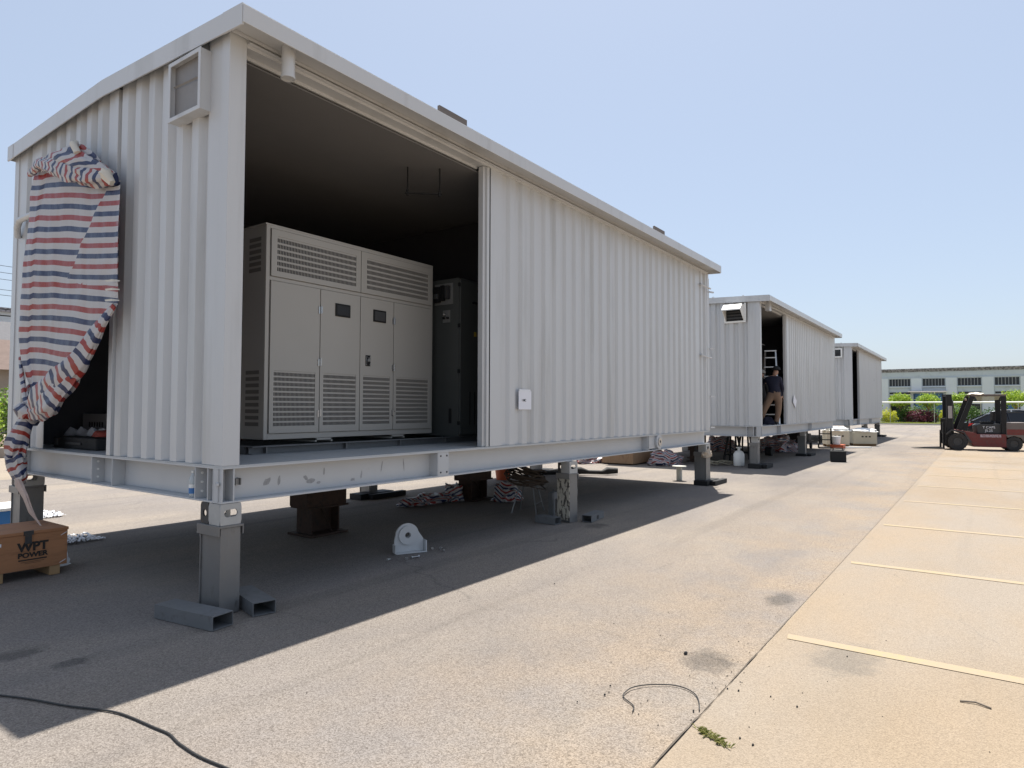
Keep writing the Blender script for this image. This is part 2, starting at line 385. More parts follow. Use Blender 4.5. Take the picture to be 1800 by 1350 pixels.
Tx = lambda u, o, z: (u, o, z)          # front wall, outward -y
Tyv = lambda u, o, z: (o, u, z)         # end wall, outward -x
ROOF = lambda y: 4.745 + .10*(1 - abs(y-2.15)/2.5)
def container(loc, label, open_to, group, first=False, hood='frame', end_door=False):
    t = thing('modular_container', label, 'container', loc, 0, group)
    B = M_beam
    # base frame: I beams with the webs set back
    def ibeam_x(y_tip, y_in, nm, side):
        mb = MB(); ya, yb = sorted((y_tip, y_tip + side*.26))
        mb.box(-.0, L, ya, yb, ZB, ZB+.014); mb.box(-.0, L, ya, yb, ZF-.026, ZF-.012)
        wy = y_tip + side*.12; mb.box(.0, L, min(wy, wy+side*.01), max(wy, wy+side*.01), ZB+.014, ZF-.026)
        return mb.build(nm, B, t, bevel=.002)
    def ibeam_y(x_tip, side, nm):
        mb = MB(); xa, xb = sorted((x_tip, x_tip + side*.26)); ya, yb = .262, W-.262
        mb.box(xa, xb, ya, yb, ZB, ZB+.014); mb.box(xa, xb, ya, yb, ZF-.026, ZF-.012)
        wx = x_tip + side*.12; mb.box(min(wx, wx+side*.01), max(wx, wx+side*.01), ya-.13, yb+.13, ZB+.015, ZF-.027)
        return mb.build(nm, B, t, bevel=.002)
    ibeam_x(0, 0, 'frame_beam', 1); ibeam_x(W, 0, 'frame_beam', -1); ibeam_y(0, 1, 'frame_beam'); ibeam_y(L, -1, 'frame_beam')
    for k in range(1, 8):
        x = k*L/8; MB().box(x-.04, x+.04, .27, W-.27, ZB+.06, ZF-.03).build('cross_member', B, t)
    # cover plates at the corner, upright stiffeners
    box('corner_plate', B, t, 0.003, .012, .0, .13, ZB+.0145, ZF-.0265)
    for x in ((.10, 2.515, 8.08, 8.13) if first else (.10, 2.2, 6.6)):
        box('stiffener', B, t, x, x+.012, .003, .118, ZB+.015, ZF-.027)
    for y, n in ((.39, 3), (1.86, 0), (2.30, 3), (4.2, 3), (.20, 0)) if True else ():
        st = box('stiffener', B, t, .003, .118, y, y+.012, ZB+.015, ZF-.027)
        for k in range(n):
            MB().cyl((.06, y, ZB+.07+k*.075), (.06, y-.006, ZB+.07+k*.075), .011, 8).build('bolt_hole', M_white2, st)
    if first:
        sp = box('splice_plate', B, t, 2.53, 2.70, .004, .014, ZB+.015, ZF-.027)
        for dx in (.035, .135):
            for dz in (.035, .215): MB().cyl((2.53+dx, .004, ZB+.015+dz), (2.53+dx, -.001, ZB+.015+dz), .010, 8).build('bolt_hole', M_black, sp)
        lug = MB()
        c = [(8.14, .905), (8.62, .905), (8.70, .95)] + [(8.60+.17*math.cos(a), 1.035+.12*math.sin(a)) for a in [PI*(-.15+.65*i/10) for i in range(11)]] + [(8.14, 1.15)]
        lug.prism(c, Tx_ if False else (lambda u, v, w: (u, w, v)), .03, .06)
        lo = lug.build('lifting_lug', B, t)
        MB().ring((8.56, .008, 1.022), (0, 1, 0), .035, .135, .045, 28).build('ring', B, lo, smooth=40)
        MB().ring((8.56, -.022, 1.022), (0, 1, 0), .030, .075, .014, 24).build('ring', M_chrome, lo, smooth=40)
        cl = MB(); cl.box(.17, .205, .085, .12, 1.0, 1.045); cl.box(.163, .17, .07, .12, .995, 1.05); cl.box(.205, .212, .07, .12, .995, 1.05)
        cl.build('earthing_cleat', M_leg, t)
        cc = MB(); cc.cyl((-.005, .045, .88), (-.005, .045, 1.14), .005, 6); cc.bar((-.02, .02, 1.02), (.0, .08, 1.02), .018, .02); cc.build('corner_rod', B, t)
        # dark scuffs rubbed into the paint of the long beam
        for (x, z, sx, sz, sl) in ((.48, .99, .03, .03, .4), (.60, .99, .014, .04, .1), (.93, .96, .045, .022, .6), (.88, .99, .02, .025, -.5), (1.08, 1.04, .01, .035, .1),
                                   (1.02, .94, .03, .012, .3), (1.53, .97, .008, .045, .15), (1.80, 1.03, .007, .06, .2), (2.11, 1.03, .008, .07, -.1), (2.60, 1.06, .008, .03, .2), (1.42, .93, .03, .014, .2)):
            n = 11; vs = []
            for i in range(n):
                a = 2*PI*i/n; q = 1+.55*nz(i*1.7, x*9, z*7); u = sx*q*math.cos(a); v = sz*q*math.sin(a)
                vs.append((x+u+sl*v, .1185, z+v))
            MB().add(vs, [tuple(range(n))]).build('scuff_mark', mat('grey_scuff', (.34, .34, .345), .6, 0, .5, 40), t)
    # floor
    box('floor_plate', M_floor, t, .0, L, .0, W, ZF-.012, ZF)
    # corner posts
    for x0, x1, y0, y1 in ((0, .15, 0, .11), (L-.10, L, 0, .11), (0, .12, W-.12, W), (L-.12, L, W-.12, W)):
        box('corner_post', M_white, t, x0, x1, y0, y1, ZF, ZT+.058, bevel=.004)
    # end wall facing the near side
    if end_door:
        wall('end_wall', corr(.11, 1.86, .255, .052, .10, .05), ZF+.002, 4.6, lambda u, o, z: (o+.012, u, z), M_white, t, z1f=lambda u: ROOF(u)-.05)
        box('door_jamb', M_white, t, .002, .10, 1.92, 2.0, ZF+.002, 4.72, bevel=.003)
        box('door_jamb', M_white, t, .035, .09, 1.86, 1.92, ZF+.002, 4.6)
        wall('end_wall', corr(2.0, 3.96, .255, .052, .03, 0), 3.92, 4.6, lambda u, o, z: (o+.012, u, z), M_white, t, z1f=lambda u: ROOF(u)-.05)
        wall('end_wall', corr(3.96, W-.12, .24, .06, .03, 0), ZF+.002, 4.6, lambda u, o, z: (o+.012, u, z), M_white, t, z1f=lambda u: ROOF(u)-.05)
        wall('end_wall', corr(3.60, 3.96, .24, .02, .06, 0), ZF+.002, 3.91, lambda u, o, z: (o+.03, u, z), M_white, t)
        g = MB().tube([(-.02, 4.36, 3.62), (-.05, 4.30, 3.72), (-.06, 4.20, 3.79), (-.05, 4.0, 3.80), (-.04, 3.7, 3.80)], .035, 10).build('vent_pipe', M_white, t, smooth=40)
    else:
        wall('end_wall', corr(.11, W-.12, .255, .052, .12, .05), ZF+.002, 4.6, lambda u, o, z: (o+.012, u, z), M_white, t, z1f=lambda u: ROOF(u)-.05)
    # far end and rear wall
    wall('end_wall', corr(.11, W-.12), ZF+.002, 4.6, lambda u, o, z: (L-.012-o, u, z), M_white, t)
    wall('rear_wall', corr(.12, L-.12), ZF+.002, 4.6, lambda u, o, z: (u, W-.012-o, z), M_white, t)
    # inside lining, its near-black colour painting in the deep interior shade
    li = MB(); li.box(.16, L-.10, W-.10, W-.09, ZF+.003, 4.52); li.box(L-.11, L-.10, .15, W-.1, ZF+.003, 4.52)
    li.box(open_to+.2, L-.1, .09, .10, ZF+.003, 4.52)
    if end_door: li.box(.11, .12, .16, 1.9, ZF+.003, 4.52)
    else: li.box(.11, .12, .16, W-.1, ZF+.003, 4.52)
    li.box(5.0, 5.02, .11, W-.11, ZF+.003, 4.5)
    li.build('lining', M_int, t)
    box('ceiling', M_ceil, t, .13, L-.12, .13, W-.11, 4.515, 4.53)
    # sliding front: frame strips then corrugated leaf
    o0 = open_to
    fr = MB(); fr.box(o0, o0+.05, .03, .10, ZF+.002, 4.57); fr.box(o0+.052, o0+.10, .005, .10, ZF+.002, 4.57); fr.build('door_frame', M_white, t, bevel=.002)
    box('door_gasket', M_black, t, o0+.102, o0+.125, .03, .10, ZF+.003, 4.57)
    wall('front_wall', corr(o0+.127, L-.62 if first else L-.12, .278, .034, .13, .05), ZF+.002, 4.595, lambda u, o, z: (u, o+.008, z), M_white, t)
    if first:
        wall('front_wall', [(L-.62, 0), (L-.58, 0), (L-.54, .05), (L-.50, .05), (L-.46, 0), (L-.36, 0), (L-.30, .06), (L-.22, .06), (L-.18, 0), (L-.10, 0)], ZF+.002, 4.595, lambda u, o, z: (u, o+.008, z), M_white, t)
        for z in (4.25, 2.74):
            k = MB(); k.tube([(L-.52, -.02, z+.03), (L-.34, -.07, z), (L-.14, -.09, z-.01)], .018, 8); k.cyl((L-.52, .03, z+.03), (L-.52, -.03, z+.03), .035, 10); k.build('latch_bar', M_white, t, smooth=40)
        k = MB(); k.cyl((L+.05, .03, ZF), (L+.05, .03, 4.5), .022, 10)
        for z in (4.2, 2.95, 1.9, 1.22): k.bar((L+.0, -.02, z), (L+.14, -.06, z), .03)
        k.build('hinge_rod', M_white, t, smooth=40)
    # header with its two light lips
    hb = MB(); hb.box(.15, L-.1, -.004, .12, 4.575, 4.658); hb.box(.15, L-.1, -.045, -.004, 4.598, 4.606); hb.box(.15, o0, .121, .15, 4.548, 4.556); hb.box(.15, o0, .121, .127, 4.5565, 4.60); hb.box(.0, L, -.03, -.02, 4.631, 4.66)
    hb.build('header_rail', M_white, t, bevel=.002)
    # roof: low gable, fascia all round
    rf = MB(); ys = [-.27, 0, .9, 2.15, 3.4, W+.04]
    vs = [(x, y, ROOF(y)-.012+d) for d in (0, .01) for x in (-.05, L+.002) for y in ys]; n = len(ys)
    fs = [(i, i+1, n+i+1, n+i) for i in range(n-1)] + [(2*n+i, 3*n+i, 3*n+i+1, 2*n+i+1) for i in range(n-1)]
    rf.add(vs, fs); rf.build('roof_sheet', M_white, t)
    box('soffit', M_white, t, -.05, L+.002, -.27, .02, 4.662, 4.672)
    box('fascia', M_white, t, -.062, L+.004, -.285, -.271, 4.592, 4.735, bevel=.003)
    for xx in (-.062, L+.004):
        f = MB()
        for a, b in ((-.2705, .0), (.003, 2.15), (2.15, W-.12), (W-.118, W+.05)):
            dz0 = .004 if b <= 0 or a > 4 else 0
            ya = a; yb = b; z0a = ROOF(ya)-.165-dz0; z0b = ROOF(yb)-.165-dz0
            o_ = .004 if dz0 else 0
            xa, xb = (xx-o_, xx+.012) if xx < 0 else (xx-.012, xx+o_)
            f.add([(xa, ya, z0a), (xb, ya, z0a), (xa, yb, z0b), (xb, yb, z0b), (xa, ya, ROOF(ya)), (xb, ya, ROOF(ya)), (xa, yb, ROOF(yb)), (xb, yb, ROOF(yb))],
                  [(0,2,3,1), (4,5,7,6), (0,1,5,4), (2,6,7,3), (0,4,6,2), (1,3,7,5)])
        f.build('end_fascia', M_white, t)
    box('fascia', M_white, t, -.05, L+.002, W+.041, W+.05, 4.592, 4.74)
    # little lifting ears on the roof edge
    for y in (.45, 1.3, 2.2, 3.2, 4.2):
        e = MB(); e.box(.0, .05, y-.02, y+.02, ROOF(y)-.005, ROOF(y)+.035); e.build('roof_clip', M_white, t)
    # hood on the end wall
    if hood == 'frame':
        h = MB(); y0, y1, z0, z1 = .285, .80, 4.06, 4.575
        pl = [(y0, z0), (y1, z0), (y1, z1), (y0, z1)]; pi = [(y0+.035, z0+.035), (y1-.035, z0+.035), (y1-.035, z1-.035), (y0+.035, z1-.035)]
        h.plate(pl, pi, lambda u, v, w: (-.085+w, u, v), .010)
        for a in ((y0+.004, y0+.016, z0+.004, z1-.004), (y1-.016, y1-.004, z0+.004, z1-.004), (y0+.016, y1-.016, z0+.004, z0+.016), (y0+.016, y1-.016, z1-.016, z1-.004)):
            h.box(-.075, .03, *a)
        ho = h.build('vent_hood', M_white, t, bevel=.002)
        box('damper_blade', mat('hood_inside_grey', (.24, .235, .235), .6), ho, -.03, -.02, y0+.017, y1-.017, z0+.017, z1-.017)
        bl = MB(); bl.add([(-.06, y0+.04, z1-.22), (-.06, y1-.04, z1-.20), (-.045, y1-.04, z1-.21), (-.045, y0+.04, z1-.23)], [(0,1,2,3)]); bl.build('damper_fold', MATS['hood_inside_grey'], ho)
    elif hood == 'awning':
        y0, y1, z0, z1 = .42, .93, 4.10, 4.56
        h = MB(); sd = [(0, z1), (-.22, z1-.02), (-.40, z1-.17), (-.30, z1-.25), (-.05, z0), (0, z0)]
        h.prism(sd, lambda u, v, w: (u, w, v), y0, y0+.01); h.prism(sd, lambda u, v, w: (u, w, v), y1-.01, y1)
        h.add([(0, y0, z1+.003), (0, y1, z1+.003), (-.22, y1, z1-.017), (-.22, y0, z1-.017), (-.40, y1, z1-.167), (-.40, y0, z1-.167)], [(0,1,2,3), (3,2,4,5)])
        h.add([(-.40, y0, z1-.167), (-.40, y1, z1-.167), (-.40, y1, z1-.20), (-.40, y0, z1-.20)], [(0,1,2,3)])
        h.box(-.03, .005, y0-.04, y1+.04, z0-.05, z0-.003); h.box(-.03, .005, y0-.05, y0-.002, z0, z1+.03); h.box(-.03, .005, y1+.002, y1+.05, z0, z1+.03)
        ho = h.build('vent_hood', M_white2, t)
        for k in range(5): MB().box(-.03, -.012, y0+.02, y1-.02, z0+.06+k*.085, z0+.10+k*.085).build('louvre_slat', M_dark, ho)
        box('louvre_back', M_black, ho, -.006, .006, y0+.01, y1-.01, z0+.01, z1-.01)
    else:
        y0, y1, z0, z1 = .40, .92, 4.10, 4.62 - .08
        h = MB(); h.plate([(y0, z0), (y1, z0), (y1, z1), (y0, z1)], [(y0+.06, z0+.06), (y1-.06, z0+.06), (y1-.06, z1-.06), (y0+.06, z1-.06)], lambda u, v, w: (-.04+w, u, v), .05)
        ho = h.build('window_frame', M_white2, t); box('window_pane', M_glass, ho, -.012, -.004, y0+.05, y1-.05, z0+.05, z1-.05)
    return t
GC = 'white modular containers raised on steel legs'
c1 = container((0, 0, 0), 'largest nearest white corrugated container, open side showing a beige cabinet, striped tarpaulin on its end', 3.33, GC, True, 'frame', True)
c2 = container((15.76, .08, 0), 'middle white container with sloped vent hood and a worker in its open doorway', 2.97, GC, False, 'awning')
c3 = container((31.65, .11, 0), 'farthest white container with a small square window in its end wall', 2.30, GC, False, 'window')
# extras on c1
MB().cyl((.445, -.14, 4.40), (.445, -.14, 4.662), .055, 20).ring((.445, -.14, 4.405), (0, 0, 1), .045, .060, .02, 20).build('downpipe_stub', M_white, c1, smooth=40)
for x in (2.28, 7.95):
    bb = MB(); bb.box(x, x+.46, -.20, .10, 4.76, 4.79); bb.box(x, x+.46, -.20, -.17, 4.79, 4.86); bb.box(x, x+.46, .07, .10, 4.79, 4.86)
    tag(bb.build('roof_channel', mat('brown_grey_channel', (.13, .11, .10), .7)), 'dark steel channel lying on the eave above the container opening' if x < 4 else 'small dark steel channel on the far eave above the closed wall', 'steel channel', 'steel channels lying on the roof edge')
MB().cyl((.47, .0, 4.44), (.47, -.0, 4.45), .001).build('speck', M_white, c1) if False else None
# box under the soffit of the middle container
box('rail_stop', M_white, c2, .55, .75, -.12, -.0, 4.40, 4.66); 
hr = MB(); hr.bar((2.95, .75, 4.20), (3.30, .60, 4.33), .012)
hr = MB(); y = .62
hr.tube([(2.72, .70, 4.512), (2.72, .70, 4.20)], .009, 6); hr.tube([(2.98, .42, 4.512), (2.98, .42, 4.20)], .009, 6); hr.bar((2.70, .72, 4.20), (3.0, .40, 4.20), .022, .012)
hr.cyl((2.72, .70, 4.17), (2.72, .70, 4.24), .014, 8); hr.cyl((2.98, .42, 4.17), (2.98, .42, 4.24), .014, 8)
tag(hr.build('trapeze_hanger', M_black), 'thin dark U-shaped hanger rod hanging from the ceiling of the near container', 'hanger')

# ------------------------------------------------------------------ electrical cabinets in the near container
def grille(name, par, x0, x1, z0, z1, y, rows, cols, frac=.66):
    """bars left standing between rows of upright slots, dark void behind"""
    g = box('grille_void', M_black, par, x0, x1, y+.0036, y+.006, z0, z1)
    b = MB(); rh = (z1-z0)/rows; cw = (x1-x0)/cols
    for i in range(rows): b.box(x0, x1, y-.0015, y+.0035, z0+i*rh+rh*frac, z0+(i+1)*rh-.0005)
    for i in range(cols+1):
        xx = x0+i*cw; b.box(xx-cw*.15, xx+cw*.15, y-.0008, y+.0032, z0, z1)
    return b.build(name, M_cab, g)
t = thing('inverter_cabinet', 'large beige electrical cabinet with four doors and louvred vents', 'cabinet', (0, 0, 0))
CX0, CX1, CY, CZ0, CZ1 = 1.165, 3.725, 1.20, 1.29, 3.545
bd = MB(); bd.box(CX0, CX1, CY+.02, CY+1.15, CZ0, CZ1-.001); bd.box(CX0-.006, CX1+.006, CY+.006, CY+1.16, CZ1, CZ1+.018)
bd.box(CX0, CX0+.045, CY+.002, CY+.0195, CZ0, CZ1-.001); bd.box(CX1-.03, CX1, CY+.002, CY+.0195, CZ0, CZ1-.001); bd.box(CX0+.045, CX1-.03, CY+.002, CY+.0195, CZ0, CZ0+.06)
bd.box(CX0+.045, CX1-.03, CY+.002, CY+.0195, CZ1-.03, CZ1-.001); bd.box(CX0+.045, CX1-.03, CY+.002, CY+.0195, 2.965, 3.005)
bd.build('cabinet_body', M_cab, t, bevel=.003)
xs = [1.214, 1.855, 2.44, 2.99, 3.69]
def panel(nm, x0, x1, z0, z1, vent, vr, vc):
    p = MB(); vx0, vx1, vz0, vz1 = vent
    p.plate([(x0, z0), (x1, z0), (x1, z1), (x0, z1)], [(vx0, vz0), (vx1, vz0), (vx1, vz1), (vx0, vz1)], lambda u, v, w: (u, CY-.012+w, v), .018)
    o = p.build(nm, M_cab, t, bevel=.002); grille('grille', o, vx0, vx1, vz0, vz1, CY-.006, vr, vc); return o
G = .005
P = [panel('side_panel' if i in (0, 3) else 'door', xs[i]+G, xs[i+1]-G, CZ0+.065, 2.96, (xs[i]+.055, xs[i+1]-.06, 1.43, 2.015), 11, n) for i, n in enumerate((32, 28, 26, 34))]
panel('vent_panel', 1.214+G, 2.445-G, 3.01, CZ1-.035, (1.29, 2.37, 3.07, 3.44), 6, 56)
panel('vent_panel', 2.445+G, 3.69-G, 3.01, CZ1-.035, (2.54, 3.62, 3.07, 3.44), 6, 56)
for i, (x0, x1) in ((1, (2.06, 2.28)), (2, (2.64, 2.85))):
    w_ = MB(); w_.box(x0, x1, CY-.024, CY-.0125, 2.68, 2.83); wo = w_.build('meter_window', M_black, P[i], bevel=.012)
    box('pane', mat('dull_screen', (.012, .012, .014), .45) if i == 1 else mat('smoky_screen', (.06, .06, .062), .4), wo, x0+.02, x1-.02, CY-.027, CY-.0245, 2.70, 2.81)
for x, i in ((1.855, 0), (2.99, 2)):
    for z in (2.72, 2.13, 1.56):
        h = MB(); h.box(x-.028, x-.004, CY-.022, CY-.0125, z-.04, z+.04); h.box(x+.003, x+.022, CY-.022, CY-.0125, z-.03, z+.05); h.cyl((x, CY-.026, z-.04), (x, CY-.026, z+.045), .008, 8)
        h.build('hinge', M_chrome, P[i])
lk = MB(); lk.box(2.525, 2.60, CY-.022, CY-.0125, 2.13, 2.26); lo = lk.build('lock', M_black, P[2], bevel=.004)
l2 = MB(); l2.box(2.53, 2.538, CY-.026, CY-.0225, 2.14, 2.25); l2.box(2.587, 2.595, CY-.026, CY-.0225, 2.14, 2.25); l2.cyl((2.562, CY-.034, 2.20), (2.562, CY-.0225, 2.20), .018, 10); l2.bar((2.562, CY-.03, 2.2), (2.562, CY-.03, 2.235), .012); l2.build('key_handle', M_chrome, lo)
# louvre strips on the left side
for i in range(6): MB().box(CX0-.004, CX0-.0005, CY+.09, CY+.30, 3.06+i*.065, 3.06+i*.065+.04).build('louvre', mat('slot_brown', (.16, .15, .135), .7), t)
for i in range(9): MB().box(CX0-.004, CX0-.0005, CY+.09, CY+.33, 1.43+i*.068, 1.43+i*.068+.04).build('louvre', mat('slot_brown', (.16, .15, .135), .7), t)
for x in (1.42, 3.25):
    e = MB(); e.ring((x, CY+.25, CZ1+.045), (.3, 1, 0), .016, .028, .012, 12); e.build('lifting_eye', M_chrome, t, smooth=40)
# legs under the cabinet, skid
for x in (1.80, 2.95):
    f = MB(); f.box(x, x+.24, CY+.012, CY+.02, CZ0-.022, CZ0-.002); f.box(x, x+.02, CY-.02, CY+.9, 1.247, CZ0-.004); f.box(x+.22, x+.24, CY-.02, CY+.9, 1.247, CZ0-.004)
    f.box(x, x+.24, CY-.02, CY+.9, CZ0-.0235, CZ0-.003)
    f.build('fork_channel', M_cab, t)
t = thing('cabinet_skid', 'grey low steel channel skid under the beige cabinet', 'skid')
s_ = MB(); y0 = .93
s_.box(.86, 4.85, y0, y0+.10, ZF+.001, ZF+.008); s_.box(.86, 4.85, y0-.01, y0+.12, ZF+.072, ZF+.08); s_.box(.86, 4.85, y0+.05, y0+.06, ZF+.008, ZF+.072); s_.box(.86, .95, y0+.121, 2.4, ZF+.001, ZF+.079)
s_.box(.95, 4.85, 2.0, 2.1, ZF+.001, ZF+.08); s_.build('channel', M_tube, t)
for x in (1.02, 2.03, 2.87, 3.70, 4.40): box('rib', M_leg, t, x, x+.012, y0+.0, y0+.05, ZF+.0085, ZF+.0715)
t = thing('control_cabinet', 'tall dark grey control cabinet beside the beige one, devices fixed on its side', 'cabinet')
X0, X1, Y0, Y1, Z0, Z1 = 3.92, 4.85, .87, 1.75, 1.245, 3.40
cb = MB(); cb.box(X0, X1, Y0+.03, Y1, Z0, Z1); cb.build('cabinet_body', M_cabdk, t, bevel=.004)
dr = box('door', M_cabdk, t, X0+.006, X1-.01, Y0, Y0+.026, Z0+.03, Z1-.03, bevel=.003)
box('yellow_warning_label', M_yel, dr, 4.21, 4.26, Y0-.004, Y0-.001, 2.62, 2.68)
for z in (1.40, 2.1, 2.72, 3.28): box('hinge', M_black, t, X0-.012, X0+.004, Y0+.006, Y0+.04, z, z+.05)
pn = box('device_panel', mat('galvanised_plate', (.24, .24, .235), .5, .3), t, X0-.012, X0-.001, 1.0, 1.33, 3.05, 3.34)
for i, (ya, yb, za, zb, ma) in enumerate(((1.21, 1.31, 3.08, 3.30, M_black), (1.13, 1.19, 3.10, 3.31, M_black), (1.04, 1.10, 3.12, 3.30, M_dark), (1.24, 1.29, 3.13, 3.2, M_chrome))):
    box('device', ma, pn, X0-.05-.01*i, X0-.0125, ya, yb, za, zb, bevel=.003)
pn = box('terminal_plate', mat('galvanised_plate', (.24, .24, .235)), t, X0-.010, X0-.001, 1.05, 1.18, 2.80, 2.97)
for k in range(3): MB().cyl((X0-.04, 1.08+.035*k, 2.86+.03*(k % 2)), (X0-.0105, 1.08+.035*k, 2.86+.03*(k % 2)), .015, 8).build('terminal', M_black if k != 1 else M_chrome, pn)
MB().cyl((X0-.02, 1.12, 2.9), (X0-.05, 1.14, 2.92), .01, 6).build('terminal', M_chrome, pn)
box('cable_slot', M_black, t, X0-.003, X0-.0005, 1.02, 1.07, 1.42, 1.62)
box('door_handle', M_black, dr, X0+.25, X0+.42, Y0-.012, Y0-.001, 3.07, 3.10)
for k in range(5): box('door_louvre', M_black, dr, X0+.2+k*.1, X0+.215+k*.1, Y0-.004, Y0-.001, 1.4, 1.85)
MB().ring((4.15, 1.1, Z1+.03), (.3, 1, 0), .014, .026, .012, 12).build('lifting_eye', M_chrome, t, smooth=40)

# ------------------------------------------------------------------ things seen through the end doorway
def crumple_box(name, ma, par, c, s, amp, seed, stripes=None, sub=3, kind=None):
    bm = bmesh.new(); bmesh.ops.create_icosphere(bm, subdivisions=sub, radius=1)
    vs = []
    for v in bm.verts:
        p = v.co.copy(); q = p.copy()
        k = 1 + amp*nz(p.x*2.1+seed, p.y*2.1, p.z*2.1+seed) + amp*.6*nz(p.x*5+seed, p.y*5+3, p.z*5) + amp*.3*abs(nz(p.x*11, p.y*11+seed, p.z*11))
        q = Vector((q.x*s[0]*k, q.y*s[1]*k, max(-.02/s[2] if False else -1, q.z)*s[2]*k))
        if q.z < 0: q.z *= .12
        v.co = q + Vector(c)
    me = bpy.data.meshes.new(name)
    st = [ (stripes * (v.co.x*.8+v.co.y*.5+v.co.z*1.6) + 1.6*nz(v.co.x*3, v.co.y*3, seed)) + 50 for v in bm.verts] if stripes else None
    bm.to_mesh(me); bm.free(); me.materials.append(ma)
    if st: me.attributes.new('stripe', 'FLOAT', 'POINT').data.foreach_set('value', st)
    me.polygons.foreach_set('use_smooth', [True]*len(me.polygons)); me.set_sharp_from_angle(angle=math.radians(50))
    o = bpy.data.objects.new(name, me); COL.objects.link(o); o.parent = par; return o
t = thing('plastic_sheet', 'crumpled white plastic sheet on the floor behind the end doorway', 'plastic sheet')
mb = MB(); P_ = []
for i in range(13):
    y = 4.40-.10*i; zt = (.13+.10*abs(math.sin(i*1.15))) 
    for j, (dx, h) in enumerate(((.49, 0), (.51, zt*.7), (.56, zt), (.70, zt*.6))): P_.append((dx+.03*nz(i, j), y+.03*nz(i, j, 5), ZF+.002+h))
mb.add(P_, [(4*i+j, 4*i+j+1, 4*i+j+5, 4*i+j+4) for i in range(12) for j in range(3)]); mb.build('fold', M_film, t)
t = thing('black_case', 'flat black plastic tool case on the floor inside the end doorway', 'case')
MB().box(.22, .46, 2.75, 3.85, ZF+.002, ZF+.13).build('case_body', M_black, t, bevel=.015)
MB().box(.208, .219, 3.1, 3.5, ZF+.05, ZF+.075).box(.208, .219, 3.7, 3.78, ZF+.03, ZF+.11).build('latch', M_dark, t, bevel=.002)
t = thing('grey_device', 'pale grey box with a row of dark slots in the end doorway', 'device')
MB().box(.74, 1.1, 3.70, 4.42, ZF+.002, ZF+.38).build('housing', mat('device_grey', (.28, .28, .30), .6), t, bevel=.01)
for k in range(6): box('slot', M_black, t, .736, .7395, 3.84+k*.07, 3.875+k*.07, ZF+.22, ZF+.28)
tag(crumple_box('red_cloth', mat('dark_red_cloth', (.20, .03, .02), .8), None, (.36, 2.86, ZF+.15), (.12, .16, .07), .3, 4), 'small dark red cloth resting behind the black case in the end doorway', 'cloth')

# ------------------------------------------------------------------ striped tarpaulin tied over the doorway
t = thing('striped_tarpaulin', 'red, white and blue striped tarpaulin hanging knotted over the end doorway', 'tarpaulin', (0, 0, 0))
XB = -.10
rows = [((3.66, 4.24), (1.66, 3.74)), ((3.77, 4.01), (1.60, 3.40)), ((3.86, 3.44), (1.58, 2.95)), ((3.91, 2.87), (1.58, 2.57)), ((3.94, 2.40), (2.06, 2.22)), ((3.85, 2.15), (2.52, 1.97)), ((3.62, 1.88), (2.9, 1.80)), ((3.42, 1.66), (3.26, 1.66))]
def lerp(a, b, f): return a + (b-a)*f
def rowat(v):
    k = min(int(v*(len(rows)-1)), len(rows)-2); f = v*(len(rows)-1)-k
    return [(lerp(rows[k][s][0], rows[k+1][s][0], f), lerp(rows[k][s][1], rows[k+1][s][1], f)) for s in (0, 1)]
def tdisp(y, z): return XB + .030*nz(y*1.3, z*.9, 2) + .014*nz(y*6, z*1.0, 9) + .006*nz(y*12, z*3.5, 4) + .014*abs(nz(y*2+z*1.6, z*1.2-y*1.5, 11))
mb = MB(); NU, NV = 60, 110; vs = []; st = []
for j in range(NV+1):
    (ya, za), (yb, zb) = rowat(j/NV)
    for i in range(NU+1):
        u = i/NU; y = lerp(ya, yb, u); z = lerp(za, zb, u) + .05*math.sin(u*PI)*(1-j/NV)
        x = tdisp(y, z)
        hem = 1 if u < .12 else 0
        vs.append((x - (.014 if hem else 0), y, z)); st.append((z + (.10+.06*(z-2.3))*(3.9-y) - .02*math.sin(u*PI*1.1) + .016*nz(y*2, z*2))/.248 + 10 + (.08 if hem else 0))
mb.add(vs, [(j*(NU+1)+i, j*(NU+1)+i+1, (j+1)*(NU+1)+i+1, (j+1)*(NU+1)+i) for j in range(NV) for i in range(NU)], 0, st)
mb.build('sheet', M_stripe, t, smooth=50)
